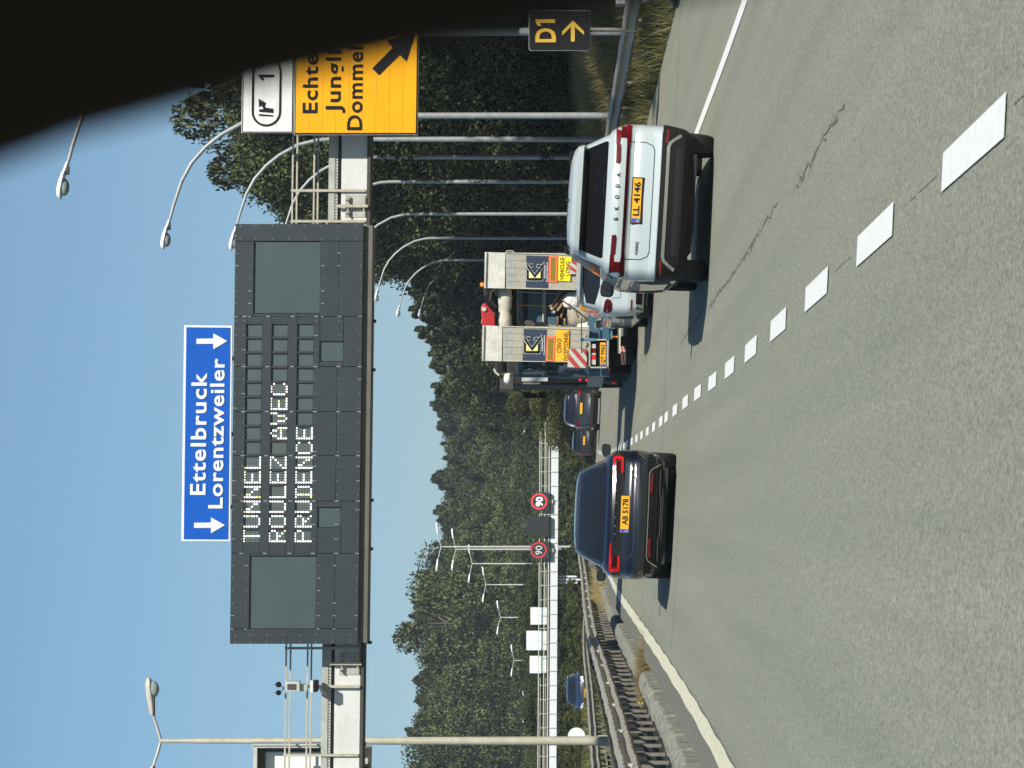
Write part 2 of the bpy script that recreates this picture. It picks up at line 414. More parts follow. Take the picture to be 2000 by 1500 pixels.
# markings, each a sheet of its own
ln = sheet('edge_line', lambda Y: [cx(Y) - LW - .11 + .012 * math.sin(Y * 1.7), cx(Y) - LW + .11 + .014 * math.sin(Y * 2.3 + 1)], list(np.arange(-10, 200, .8)), lambda X, Y: zr(X, Y) + .0075, M['yline'])
ln = sheet('edge_line', lambda Y: [cx(Y) + LW - .09, cx(Y) + LW + .09], list(np.arange(-10, 200, 1)), lambda X, Y: zr(X, Y) + .0075, M['line'])
dashes = []
D0 = [9.66 + 3.33 * i for i in range(11)] + [45.2 + 3.33 * i for i in range(26)]
for i, d in enumerate(D0):
    L_ = 1.62 if i < 11 else 1.55
    if i == 10: L_ = 1.4
    dashes.append(sheet('lane_dash', lambda Y: [cx(Y) - .083, cx(Y) + .083], [d, d + L_ / 2, d + L_], lambda X, Y: zr(X, Y) + .0075, M['line'], parent=road, kind=None))
# thin pre-marking thread, tar joints and cracks
for a_, b_ in ((8.2, 9.5), (11.5, 12.1), (12.2, 12.4), (15, 15.9)): sheet('marking_thread', lambda Y: [cx(Y) + .012, cx(Y) + .017], [a_, b_], lambda X, Y: zr(X, Y) + .004, M['kerb'], parent=road, kind=None)
for yj, w_, x0, x1 in ((45.0, .05, -3.6, 7.3), (50.4, .05, -3.6, .3), (37.2, .04, -3.4, -1.6), (62.0, .06, -3.5, 3)):
    sheet('tar_joint', [1.45 + lerp(x0, x1, t / 10) for t in range(11)], [yj, yj + w_], lambda X, Y: zr(X, Y) + .004, M['tar2'], parent=road, kind=None)
def crack(x0, y0, x1, y1, n=26, w=.02, D=None):
    """branching crack between two photo pixels on the road"""
    def hit(x, y):
        Dh = 20.0
        for _ in range(30):
            X = (VY - y) * Dh / F; Dh = (CZ - zr(X, Dh)) * F / (x - VX)
        return (VY - y) * Dh / F, Dh
    a = hit(x0, y0); b = hit(x1, y1); mb = MB((a[0], a[1], 0)); r = random.Random(int(x0))
    px_, py_ = a
    for i in range(n):
        t = (i + 1) / n; qx = lerp(a[0], b[0], t) + r.uniform(-.03, .03); qy = lerp(a[1], b[1], t) + r.uniform(-.12, .12)
        ww = w * r.uniform(.3, 1.5)
        mb.add([(px_ - ww, py_, zr(px_, py_) + .004), (px_ + ww, py_, zr(px_, py_) + .004), (qx + ww * .6, qy, zr(qx, qy) + .004), (qx - ww * .6, qy, zr(qx, qy) + .004)], [(0, 1, 2, 3)])
        if r.random() < .7:
            bx, by = qx + r.uniform(-.16, .16), qy + r.uniform(.1, .6)
            mb.add([(qx - ww * .5, qy, zr(qx, qy) + .0045), (qx + ww * .5, qy, zr(qx, qy) + .0045), (bx, by, zr(bx, by) + .0045)], [(0, 1, 2)])
        px_, py_ = qx, qy
    o = mb.build('crack', M['tar2'], road); o.location = mb.o
crack(1650, 205, 1555, 365, 22, .010); crack(1520, 395, 1455, 500, 22, .016); crack(1455, 500, 1385, 600, 24, .018); crack(1372, 610, 1330, 670, 14, .016)
# ---------------------------------------------------------------- kerb, median strip
kerb = empty('kerb', (cx(30) - 4.5, 30, zr(cx(30) - 4.5, 30))); kerb['kind'] = 'structure'
def kerb_block(y0, y1, r):
    o_ = Vector((cx(y0) - 4.53, y0, zr(cx(y0) - 4.53, y0)))
    mb = MB(); n = 4
    jx = r.uniform(-.02, .02); jz = r.uniform(-.02, .015)
    prof = [(.17, -.12), (.155, .05), (.11, .10), (.02, .125), (-.10, .12), (-.145, .09), (-.155, -.12)]
    vs = []; fs = []; m = len(prof)
    for i in range(n + 1):
        Y = lerp(y0 + .012, y1 - .012, i / n); X = cx(Y) - 4.53
        for a, b in prof:
            q = .016
            vs.append(Vector((X + a + jx + r.uniform(-q, q), Y + r.uniform(-.01, .01), zr(X, Y) + b + jz + r.uniform(-q, q))) - kerb.location)
    for i in range(n):
        for k in range(m - 1): fs.append((i * m + k, (i + 1) * m + k, (i + 1) * m + k + 1, i * m + k + 1))
    fs.append(tuple(range(m))); fs.append(tuple(reversed(range(n * m, n * m + m))))
    mb.add(vs, fs); return mb.build('kerb_stone', M['kerb'], kerb)
r = random.Random(3); y = 20.0
while y < 100:
    if not (46.8 < y < 49.2): kerb_block(y, y + 1.0, r)
    y += 1.0
M['median'] = mat('shaded_median_soil', (.007, .007, .006), .98, noise=9, col2=(.02, .018, .013), bump=(25, .9, .05))  # soil kept near black: the barrier's shade is put into its colour
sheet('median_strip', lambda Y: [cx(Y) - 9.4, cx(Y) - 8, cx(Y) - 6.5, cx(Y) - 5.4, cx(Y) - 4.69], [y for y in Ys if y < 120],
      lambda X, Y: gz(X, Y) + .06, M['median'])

# ---------------------------------------------------------------- crash barriers
WPROF = [(0.0, -.155), (.012, -.15), (.075, -.105), (.082, -.09), (.075, -.072), (.012, -.028), (.006, 0), (.012, .028), (.075, .072), (.082, .09), (.075, .105), (.012, .15), (0, .155)]
M['post'] = mat('post_steel', (.10, .09, .07), .7, noise=6, col2=(.18, .165, .13))
def guardrail(xf, topf, gf, y0, y1, side, label, post_step, sec=4.0, wob=.006, name='guardrail', group=None, brackets=True, posts_to=400, end_drop=None):
    base = Vector((xf(y0), y0, gf(xf(y0), y0)))
    root = empty(name, base, label=label, cat='crash barrier', group=group)
    rr_ = random.Random(int(y0 * 10)); ph = rr_.uniform(0, 6)
    def mid(Y):
        X = xf(Y) + wob * math.sin(Y * .9 + ph) + wob * .8 * math.sin(Y * 2.3)
        return X, topf(Y) - .155 + wob * .9 * math.sin(Y * 1.7 + ph)
    Y = y0
    while Y < y1 - .01:
        e = min(y1, Y + sec); mb = MB(base); n = 6 if Y < 90 else 2; vs = []; fs = []; m = len(WPROF)
        for i in range(n + 1):
            yy = lerp(Y, e + .12, i / n); X, z = mid(yy)
            for a, b in WPROF: vs.append((X + side * (a + .003 * ((Y // sec) % 2)), yy, z + b))
        th = len(vs)
        vs += [(v[0] - side * .006, v[1], v[2]) for v in vs]
        for i in range(n):
            for k in range(m - 1):
                f = (i * m + k, (i + 1) * m + k, (i + 1) * m + k + 1, i * m + k + 1)
                fs.append(f); fs.append(tuple(th + q for q in reversed(f)))
            for k in (0, m - 1):
                fs.append((i * m + k, i * m + k + th, (i + 1) * m + k + th, (i + 1) * m + k))
        mb.add(vs, fs).build('rail_section', M['rail'], root, smooth=50)
        if Y < 75:
            bb = MB(base)
            for yy in (Y + .05, Y + .5, Y + 1.4, Y + 2.3, Y + 3.2):
                X, z = mid(yy)
                for dz in (-.09, .09):
                    bb.box((X + side * .078 - .012, yy, z + dz - .012), (X + side * .078 + .02, yy + .03, z + dz + .012))
            bb.build('bolt', M['dark'], root)['kind'] = 'stuff'
        Y = e
    Y = y0 + .3; k = 0
    while Y < min(y1, posts_to):
        X, z = mid(Y); g = gf(X - side * .13, Y) - .3
        mb = MB(base); a = X - side * .03; b = X - side * .08
        mb.box((min(a, b), Y - .03, g), (max(a, b), Y + .03, z + .11)).build('post', M['post'], root)
        if brackets and k % 4 == 0 and Y < 110:
            mb = MB(base)
            mb.prism([(X + side * .0, Y - .06, z - .02), (X + side * .07, Y, z - .036), (X + side * .07, Y, z + .036), (X, Y - .06, z + .02)], (0, .08, 0)).build('joint_plate', M['galv'], root)
        Y += post_step; k += 1
    return root
gf = lambda X, Y: gz(X, Y) + .05
guardrail(lambda Y: cx(Y) - 4.93, lambda Y: zr(cx(Y) - 4.5, Y) + .73, gf, 19, 150, 1, 'long weathered steel crash barrier behind the kerb left of the dark car', 1.33, wob=.007)
guardrail(lambda Y: cx(Y) - 5.35, lambda Y: zr(cx(Y) - 4.5, Y) + .70, gf, 19, 150, -1, 'rear steel crash barrier of the pair on the median, facing the opposite lanes', 2.0, brackets=False)
guardrail(lambda Y: cx(Y) - 9.55, lambda Y: gz(cx(Y) - 9.5, Y) + .80, gf, 60, 168, 1, 'farther steel crash barrier left of the tall grey lamp mast', 1.6, wob=.012, brackets=False)
guardrail(lambda Y: cx(Y) + 8.12, lambda Y: zr(cx(Y) + 7.35, Y) + .80, gf, 48.6, 168, -1, 'steel crash barrier along the right verge below the black sign', 4.0, brackets=False, posts_to=130)
def endtop(Y): return zr(cx(Y) + 7.35, Y) + .80 - .72 * sstep(44.5, 47.6, Y)
guardrail(lambda Y: cx(Y) + 7.75 - .25 * sstep(43, 47, Y), endtop, gf, 30, 47.6, -1, 'crash barrier end bending down to the ground at the right edge', 1.33, sec=2.0, brackets=False, posts_to=45)
# small white box at the barrier end
g = MB(P(1215, -3, 52)).px([(1203, -22), (1203, 8), (1222, 8), (1222, -22)], 52, .3); o = g.build('marker_box', M['white'], None, bevel=.02)
tag(o, 'small white box on a post beside the barrier end', 'marker post')
mb = MB(g.o); mb.box(P(1222, 4, 52.1), P(1330, -14, 52.2)); mb.build('post', M['galv'], o)

# ---------------------------------------------------------------- lamps on the right verge
def curved_lamp_mesh():
    root = empty('street_lamp')
    pts = [(0, -3.6), (0, 4.2), (0, 7.6), (-.03, 8.0), (-.177, 8.6), (-.50, 9.19), (-.83, 9.6), (-1.24, 9.96), (-1.72, 10.22), (-2.36, 10.43), (-2.78, 10.54)]
    MB().tube([(a, 0, b) for a, b in pts], [.095, .085, .068, .066, .062, .058, .055, .052, .048, .042, .036], 10).build('pole', M['pole'], root, smooth=60)
    h = MB()
    secs = [(-2.72, .045, .05, .0), (-2.86, .065, .06, .01), (-2.95, .12, .075, .02), (-3.12, .155, .10, .02), (-3.30, .155, .105, .015), (-3.42, .12, .085, .0), (-3.49, .05, .04, -.02)]
    vs = []; fs = []; N = 14
    for a, ry, rz, dz in secs:
        zc = 10.54 + (-2.78 - a) * .22
        for k in range(N):
            t = 2 * math.pi * k / N; z = math.sin(t)
            vs.append((a, ry * math.cos(t), zc + dz + rz * (z if z > 0 else z * .35)))
    for i in range(len(secs) - 1):
        for k in range(N): fs.append((i * N + k, (i + 1) * N + k, (i + 1) * N + (k + 1) % N, i * N + (k + 1) % N))
    fs.append(tuple(range(N))); fs.append(tuple(reversed(range(len(vs) - N, len(vs)))))
    h.add(vs, fs); h.build('lamp_shell', M['lampw'], root, smooth=50)
    MB().ball((-3.24, 0, 10.61), .15, 8, 1.25, .85, .75).build('lamp_glass', M['lglass'], root, smooth=80)
    MB().box((-2.98, -.05, 10.50), (-2.80, .05, 10.59)).build('gear_box', M['dark'], root, bevel=.01)
    return root
lamp0 = curved_lamp_mesh()
lamps = [(55.5, 62, 'curved lamp column at the pillar edge, nearest and highest of the right row'),
         (69.5, 226, 'second curved lamp column, its arm arching behind the white exit sign'),
         (83.3, 272, 'curved lamp column rising just left of the orange sign, head above the display board'),
         (97, 307, 'curved lamp column standing between the two poles under the white beam right of centre'),
         (110.7, 355, 'curved lamp column whose arm passes behind the gantry railing above the beam end'),
         (125.8, 418, 'curved lamp column bending behind the display board\'s lower right corner'),
         (144, 465, 'curved lamp column with its white head just below the display board'),
         (162, 508, 'curved lamp column behind the raised ramps of the low loader, white head against the sky'),
         (185, 521, 'small curved lamp column in front of the conifers, farthest of the close row')]
for i, (D, yy, lab) in enumerate(lamps):
    o = lamp0 if i == 0 else copy_tree(lamp0)
    o.location = ((VY - yy) * D / F, D, CZ)
    o.scale = (1, 1, 1)
    if i == 0: o.location = ((VY - yy) * 60.5 / F, 60.5, CZ); o.scale = (1.09, 1.09, 1.09)
    tag(o, lab, 'street lamp', 'curved street lamps along the right verge')
o = copy_tree(lamp0); o.scale = (1, 1, 1); o.location = ((990 - 778) * 262 / F, 262, CZ - 5.9); tag(o, 'distant curved lamp over the light green bush left of the lorry mirrors', 'street lamp', 'curved street lamps along the right verge')

# ---------------------------------------------------------------- double-armed masts on the median
def mast(D, yy, xt, label, thick=1.0, near=False):
    top = P(xt, yy, D); gzv = gz(top.x, D) - .2
    root = empty('lamp_mast', (top.x, D, gzv), label=label, cat='lamp mast', group='double-armed lamp masts on the median')
    H = top.z - gzv
    mm = M['mast'] if near else M['galv']
    MB().tube([(0, 0, 0), (0, 0, H * .5), (0, 0, H - .9), (0, 0, H - .85), (0, 0, H)], [.125 * thick, .10 * thick, .068 * thick, .058 * thick, .055 * thick], 12).build('pole', mm, root, smooth=50)
    for s in (1, -1):
        arm = MB().tube([(0, 0, H - .03), (s * .32, 0, H + .06), (s * (.66 if near else 1.0), 0, H + (.17 if near else .22))], [.042 * thick, .038 * thick, .034 * thick], 8).build('arm', M['galv'], root, smooth=50)
        # lantern
        x0 = .64 if near else .98
        secs = [(0, .04, .04), (.06, .075, .075), (.3, .085, .085), (.5, .13, .10), (.78, .14, .10), (.93, .10, .075), (.98, .04, .03)]
        vs = []; fs = []; N = 12
        for a, ry, rz in secs:
            zc = H + (.17 if near else .22) + a * .10
            for k in range(N):
                t = 2 * math.pi * k / N; z = math.sin(t)
                vs.append((s * (x0 + a), ry * math.cos(t), zc + (rz * 1.25 * z if z > 0 else rz * .6 * z)))
        for i in range(len(secs) - 1):
            for k in range(N):
                f = (i * N + k, (i + 1) * N + k, (i + 1) * N + (k + 1) % N, i * N + (k + 1) % N); fs.append(f if s < 0 else tuple(reversed(f)))
        fs.append(tuple(range(N))); fs.append(tuple(range(len(vs) - N, len(vs))))
        hd = MB().add(vs, fs).build('lantern', M['lamp'] if near else M['lampw'], root, smooth=45)
        if near:
            MB().ball((s * (x0 + .68), 0, H + .17 + .0), .20, 8, 1.1, .6, .78).build('lantern_glass', M['lglass'], hd, smooth=80)
            MB().box((s * x0 + s * .32 - .32, -.09, H + .13), (s * x0 + s * .32 + .32, .09, H + .17)).build('rim', M['dark'], hd)
    return root
mast(68, 1447, 312, 'tall double-armed lamp mast, nearest and thickest, crossing the white beam at left', near=True)
for D, yy, xt, lab in ((214, 1068, 861, 'thin double-armed mast above the dark car, tallest of the distant row'),
                       (248, 1073, 890, 'thin mast close beside the tallest distant one, slightly lower'),
                       (270, 1101, 922, 'thin double-armed mast just left of the two close masts'),
                       (289, 1142, 949, 'thin mast beside the white gantry leg'),
                       (302, 1206, 977, 'thin mast seen behind the first of three white sign backs'),
                       (325, 1290, 1004, 'thin mast behind the third white sign back'),
                       (327, 1380, 1027, 'thin mast rising behind the blue oncoming car'),
                       (335, 1509, 1043, 'thin mast at the left picture edge behind the nearest mast')):
    mast(D, yy, xt, lab, thick=1.0)

# ---------------------------------------------------------------- the near gantry
GD = 58.8; TL = -11 / 821
gx = lambda x, y: x + TL * (y - 848)
gantry = empty('sign_gantry', P(gx(690, 848), 848, GD + .4), label='white box-beam gantry with railings spanning the whole motorway', cat='gantry')
GO = gantry.location.copy()
def gp(name, x0, x1, y0, y1, D, depth, m, parent=gantry, bevel=0, kind=None):
    mb = MB(GO).px([(gx(x0, y0), y0), (gx(x0, y1), y1), (gx(x1, y1), y1), (gx(x1, y0), y0)], D, depth)
    o = mb.build(name, m, parent, bevel=bevel)
    if kind: o['kind'] = kind
    return o
gp('beam', 660, 710, -420, 1960, GD, .62, M['beamw'])
gp('flange', 710.3, 716.5, -420, 1960, GD - .05, .75, M['dark'])
gp('gap_plate', 653, 659.7, -420, 1960, GD + .10, .5, M['dark'])
ch = gp('channel', 635, 647, -420, 1960, GD - .02, .6, M['beamc'])
gp('cable_tray', 647.3, 652.8, -420, 1960, GD + .0, .55, M['galv'])
mb = MB(GO)
for i in range(260):
    yy = -60 + i * 6
    mb.pxr(gx(649, yy), gx(651, yy), yy, yy + 2.6, GD - .008, .01)
mb.build('tray_slots', M['dark'], gantry)['kind'] = 'stuff'
for x, D in ((563, GD - .06), (571.5, GD + .85), (605, GD - .06), (612.5, GD + .85)):
    gp('handrail', x, x + 3.2, -420, 1960, D, .04, M['bracket'])
for yy in (-300, -180, -60, 60, 180, 372, 432, 1266, 1475, 1600, 1760, 1900):
    gp('railing_post', 562, 708, yy - 2.5, yy + 2.5, GD - .075, .05, M['bracket'])
    gp('railing_post', 570, 650, yy - 2 , yy + 2, GD + .87, .05, M['bracket'])
for ya, yb in ((376, 428), (1270, 1322)):   # splice boxes
    gp('splice_plate', 668, 708, ya + 4, yb - 4, GD - .02, .02, M['beamc'])
    gp('splice_bar', 650, 712, (ya + yb) / 2 - 2.5, (ya + yb) / 2 + 3, GD - .16, .05, M['bracket'])
    for q in (672, 703): gp('strut', q, q + 2.5, (ya + yb) / 2 - 20, (ya + yb) / 2 + 20, GD - .12, .05, M['bracket'])
    for q in (-14, 12): gp('splice_clip', 668, 672, (ya + yb) / 2 + q, (ya + yb) / 2 + q + 3, GD - .15, .12, M['bracket'])
for yy in (-395, 1935):
    cxx = P(0, yy, GD).x
    MB(GO).box((cxx - .3, GD - .0, gz(cxx, GD) - .3), (cxx + .3, GD + .6, P(gx(635, yy), yy, GD).z)).build('column', M['beamw'], gantry)
# beam base-line stain patches
# traffic camera unit
tc_ = empty('traffic_camera', P(gx(700, 1341), 1341, GD - .12), label='sensor with two black balls and a white box on the gantry beam', cat='traffic camera')
TO = tc_.location.copy()
def tp(name, x0, x1, y0, y1, D, depth, m, bevel=0):
    return MB(TO).pxr(x0, x1, y0, y1, D, depth).build(name, m, tc_, bevel=bevel)
tp('stand', 560, 702, 1338.5, 1343.5, GD - .13, .055, M['bracket'])
tp('cabinet', 557, 585, 1331, 1350, GD - .40, .3, M['galv'], .01)
tp('cabinet_door', 561, 578, 1336, 1347, GD - .42, .02, M['dark'], .005)
tp('clamp', 585, 600, 1337, 1350, GD - .3, .17, M['beamc'])
tp('camera_housing', 606, 612, 1329, 1353, GD - .62, .5, M['white'], .02)
tp('camera_body', 612, 619, 1330, 1352, GD - .6, .46, M['black'], .02)
MB(TO).tube([P(621, 1342, GD - .35), P(626, 1343, GD - .3), P(630, 1352, GD - .2), P(636, 1356, GD - .14)], .035).build('cable', M['galv'], tc_, smooth=60)
for yy, rr2 in ((1337, .065), (1353, .06)):
    b = MB(TO).ball(P(544, yy, GD - .2), rr2, 8).build('ball_sensor', M['black'], tc_, smooth=80)
    MB(TO).tube([P(549, yy + (3 if yy < 1340 else -3), GD - .2), P(554, 1344, GD - .2), P(560, 1343, GD - .2)], .012, 6).build('sensor_arm', M['dark'], tc_)
    MB(TO).tube([P(539, yy, GD - .2), P(535, yy, GD - .2)], .008, 5).build('spike', M['dark'], b)
# white-backed cabinet at the far left
wc = empty('sign_cabinet', P(610, 1560, GD + 1.3), label='large grey-framed white cabinet behind the railing at the far left', cat='sign cabinet')
WO = wc.location.copy()
def wp(name, x0, x1, y0, y1, D, depth, m): return MB(WO).pxr(x0, x1, y0, y1, D, depth, TL).build(name, m, wc)
wp('case', 493, 720, 1462, 1760, GD + 1.6, .7, M['galv'])
wp('white_panel', 516, 700, 1469, 1750, GD + 1.5, .05, M['white'])
wp('frame_side', 494, 500, 1461, 1756, GD + 1.1, .45, M['galv'])
wp('frame_inner', 500.5, 515.5, 1464, 1756, GD + 1.35, .2, M['dark'])
wp('frame_rib', 491, 712, 1453, 1456.3, GD + 1.05, .5, M['galv'])
wp('frame_rib', 492, 712, 1457, 1460.5, GD + 1.1, .5, M['galv'])
wp('frame_shadow_gap', 515, 702, 1463.5, 1467, GD + 1.4, .12, M['dark'])
wp('hanger', 700, 714, 1500, 1512, GD + .6, 1.1, M['dark']); wp('hanger', 700, 714, 1680, 1692, GD + .6, 1.1, M['dark'])

# ---------------------------------------------------------------- the display board
BD = 57.75
board = empty('display_board', P(gx(704, 848), 848, BD + .6), label='huge dark electronic message board reading TUNNEL ROULEZ AVEC PRUDENCE', cat='message board')
BO = board.location.copy(); X0 = 454.4
def bp_(name, h0, h1, y0, y1, D, depth, m, bevel=0, parent=board):
    return MB(BO).px([(gx(X0 + h0, y0), y0), (gx(X0 + h0, y1), y1), (gx(X0 + h1, y1), y1), (gx(X0 + h1, y0), y0)], D, depth).build(name, m, parent, bevel=bevel)
bp_('case', .4, 249, 438, 1257, BD + .07, .85, M['boardgap'])
bp_('lower_casing', 250.3, 268, 440, 1255, BD + .12, .8, M['under'])
G_ = .45
def panel(h0, h1, y0, y1): return bp_('panel', h0 + G_ * (h0 > 1), h1 - G_ * (h1 < 249), y0 + G_, y1 - G_, BD, .06, M['board'], .004)
panel(0, 250, 1228, 1258); panel(0, 250, 437, 471)
for a, b in ((1081, 1228), (471, 618)):
    panel(0, 37, a, b); panel(167, 203, a, b); panel(203, 250, a, b)
    s0, s1 = (1086, 1228) if a > 1000 else (471, 612)
    bp_('screen', 37.2, 166.8, s0 + .6, s1 - .6, BD + .045, .02, M['screen'])
    if a > 1000: panel(37, 167, 1081, 1086)
    else: panel(37, 167, 612, 618)
cols = [1081, 978.5, 890, 804, 716, 618]
y0c = 1047; pc = 28.7
for i in range(5):
    b, a = cols[i], cols[i + 1]
    panel(0, 24, a, b)
    if i in (0, 4):
        wa, wb = (991, 1030) if i == 0 else (667, 706)
        panel(156, 168, a, b); panel(168, 214, a, wa); panel(168, 214, wb, b); panel(214, 250, a, b)
        bp_('small_window', 168.5, 213.5, wa + .5, wb - .5, BD + .045, .02, M['screen'])
    else: panel(156, 203, a, b); panel(203, 250, a, b)
    panel(55.2, 74, a, b); panel(105.4, 124, a, b)
for h0, h1 in ((24, 55), (74, 105.2), (124, 156)):
    mb = MB(BO)
    edges = [y0c - k * pc for k in range(15)]
    for k in range(16):
        if k == 0: ya, yb = edges[0] + 12.3, 1081
        elif k == 15: ya, yb = 618, edges[14] - 12.3
        else: ya, yb = edges[k] + 12.3, edges[k - 1] - 12.3
        mb.px([(gx(X0 + h0, ya), ya), (gx(X0 + h0, yb), yb), (gx(X0 + h1, yb), yb), (gx(X0 + h1, ya), ya)], BD + .004, .05)
    mb.build('cell_divider', M['board'], board)['kind'] = 'stuff'
    for yy in edges:
        bp_('led_cell', h0 + .3, h1 - .3, yy - 12, yy + 12, BD + .05, .015, M['cell'])
FONT = {'T': ['11111', '00100', '00100', '00100', '00100', '00100', '00100'], 'U': ['10001'] * 6 + ['01110'], 'N': ['10001', '11001', '11001', '10101', '10011', '10011', '10001'],
        'E': ['11111', '10000', '10000', '11110', '10000', '10000', '11111'], 'L': ['10000'] * 6 + ['11111'], 'R': ['11110', '10001', '10001', '11110', '10100', '10010', '10001'],
        'O': ['01110'] + ['10001'] * 5 + ['01110'], 'Z': ['11111', '00001', '00010', '00100', '01000', '10000', '11111'], 'A': ['00100', '01010', '01010', '10001', '11111', '10001', '10001'],
        'V': ['10001', '10001', '10001', '01010', '01010', '01010', '00100'], 'C': ['01110', '10001', '10000', '10000', '10000', '10001', '01110'],
        'P': ['11110', '10001', '10001', '11110', '10000', '10000', '10000'], 'D': ['11110', '01001', '01001', '01001', '01001', '01001', '11110']}
rl = random.Random(5)
for txt, h0 in (('TUNNEL', 23.6), ('ROULEZ AVEC', 73.6), ('PRUDENCE', 124)):
    m1, m2, m3 = MB(BO), MB(BO), MB(BO)
    for k, chh in enumerate(txt):
        yc = y0c - k * pc
        for rr2 in range(7):
            for c2 in range(5):
                yy = yc + 10.2 - c2 * 5.1; xx = gx(X0 + h0 + 1 + rr2 * 4.95, yy)
                on = chh != ' ' and FONT[chh][rr2][c2] == '1'
                c0 = P(xx, yy, BD + (.035 if on else .045)); ra = .0192 if on else .008
                poly = [c0 + Vector((ra * math.cos(t * math.pi / 4), 0, ra * math.sin(t * math.pi / 4))) for t in range(8)]
                (m3 if not on else m2 if rl.random() < .04 else m1).prism(poly, (0, .012, 0))
    m1.build('led_text', M['led'], board)['kind'] = 'stuff'
    m2.build('led_text', M['ledy'], board)['kind'] = 'stuff'
    m3.build('unlit_led', M['bolt'], board)['kind'] = 'stuff'
mb = MB(BO)
def bolt(h, yy, w=1.0, l=1.0):
    x = gx(X0 + h, yy); mb.px([(x - l, yy - w), (x - l, yy + w), (x + l, yy + w), (x + l, yy - w)], BD - .012, .014)
for a, b in ((1228, 1081), (618, 471)):
    k = a
    while k > b + 5:
        for h in (4, 30, 172, 203, 246): bolt(h, k - (1 if k != a else -.5), .7, 2.4 if k == a else rl.choice((.8, .8, 3)))
        k -= (a - b) / 6
for k in range(1, 17):
    yy = 1081 - k * 28.4
    for h in (3, 20, 160, 205, 246): bolt(h, yy, .6, rl.choice((1, 1, 4)))
for yy in cols:
    for h in (20, 66, 114, 160, 205, 246): bolt(h, yy, .8, 4)
for yy in (1240, 1254, 441, 466):
    for h in (10, 40, 72, 104, 136, 168, 200, 235): bolt(h, yy + rl.uniform(-1, 1), .8, .8)
mb.build('bolt', M['bolt'], board)['kind'] = 'stuff'
for yy in (1255, 1072, 977, 722, 627):
    bp_('stud', 268, 277, yy - 3, yy + 3, BD + .6, .1, M['dark'])
for yy in (1150, 848, 540): bp_('hanger', 185, 240, yy - 12, yy + 12, BD + .9, .2, M['dark'])

# ---------------------------------------------------------------- blue sign
SB = 57.68
bs = empty('direction_sign', P(455, 848, SB + .1), label='wide blue sign with white letters Ettelbruck Lorentzweiler and two down arrows', cat='road sign')
bo = bs.location.copy()
def quad(mbx, a, b, c, d, D, dep): return mbx.px([a, b, c, d], D, dep)
quad(MB(bo), (359.5, 635), (354, 1057), (449.5, 1057.5), (454, 636), SB + .03, .05).build('border_panel', M['white'], bs, bevel=.01)
quad(MB(bo), (364, 639), (358.8, 1053), (445.5, 1053.5), (449.8, 640), SB + .018, .03).build('face', M['blue'], bs)
mb = MB(bo)
px_text(mb, 'Ettelbruck', 966.5, 728, 400.4, 29.5, SB, .02, tilt=-.0128, spacing=1.12)
px_text(mb, 'Lorentzweiler', 993, 700, 434, 27.5, SB, .02, tilt=-.0145, spacing=1.08)
mb.build('lettering', M['white'], bs)
for (cy_, dx_) in ((1026, 0), (666.5, 4.6)):
    MB(bo).px([(379 + dx_, cy_ + 5.2), (412 + dx_, cy_ + 5), (412 + dx_, cy_ + 15.6), (439 + dx_, cy_ - .3), (412 + dx_, cy_ - 15.6), (412 + dx_, cy_ - 5.4), (379 + dx_, cy_ - 5)], SB, .016).build('arrow', M['white'], bs)
for yy in (700, 848, 990):
    MB(bo).px([(370, yy - 4), (370, yy + 4), (480, yy + 4), (480, yy - 4)], SB + .09, .06).build('support_post', M['dark'], bs)

# ---------------------------------------------------------------- white and orange signs
SD = 58.0
def sign_root(x, y, lab): return empty('direction_sign', P(x, y, SD + .1), label=lab, cat='road sign')
T2 = TL
tx = lambda x, y: x + T2 * (y - 200)
YR = -190
ws = sign_root(522, 60, 'white exit sign with an oval, exit symbol and the digit 1, above the orange sign'); wo_ = ws.location.copy()
MB(wo_).px([(tx(472, 259.5), 259.5), (tx(472, YR), YR), (tx(573.5, YR), YR), (tx(573.5, 259.5), 259.5)], SD + .04, .05).build('frame', M['galv'], ws)
MB(wo_).px([(tx(473.6, 258.5), 258.5), (tx(473.6, YR), YR), (tx(572, YR), YR), (tx(572, 258.5), 258.5)], SD + .03, .03).build('black_edge', M['black'], ws)
edges_ = [475.2, 487, 514, 541, 570.5]
for a, b in zip(edges_[:-1], edges_[1:]):
    MB(wo_).px([(tx(a + .15, 257), 257), (tx(a + .15, YR + 2), YR + 2), (tx(b - .15, YR + 2), YR + 2), (tx(b - .15, 257), 257)], SD + .014, .03).build('plank', M['white'], ws)
# oval outline
def pill(x0, x1, y0, y1, n=14):
    r_ = (x1 - x0) / 2; xc = (x0 + x1) / 2; pts = []
    for k in range(n + 1):
        t = math.pi * k / n; pts.append((xc - r_ * math.cos(t), y0 - r_ + r_ * math.sin(t)))
    for k in range(n + 1):
        t = math.pi * k / n; pts.append((xc + r_ * math.cos(t), y1 + r_ - r_ * math.sin(t)))
    return pts
o_ = pill(491.5, 549, 247, 112); i_ = pill(495.5, 545, 243, 116)
mb = MB(wo_); n = len(o_)
mb.add([P(tx(*p), p[1], SD) for p in o_] + [P(tx(*p), p[1], SD) for p in i_], [(k, (k + 1) % n, (k + 1) % n + n, k + n) for k in range(n)]).build('oval_ring', M['black'], ws)
MB(wo_).px([(505, 145.5), (535, 145.5), (535, 150.5), (513, 150.5), (516.5, 156.5), (511.5, 156.5), (505, 149)], SD, .012).build('lettering', M['black'], ws)
for poly in ([(506, 226), (534, 227.5), (534, 225), (506, 222.5)], [(506, 218), (534, 220.5), (534, 212.5), (519, 210), (517, 207), (519.5, 201), (505, 192.5), (506, 209), (511, 206), (515, 213), (506, 213.5)]):
    MB(wo_).px([(tx(*p), p[1]) for p in poly], SD, .012).build('exit_symbol', M['black'], ws)
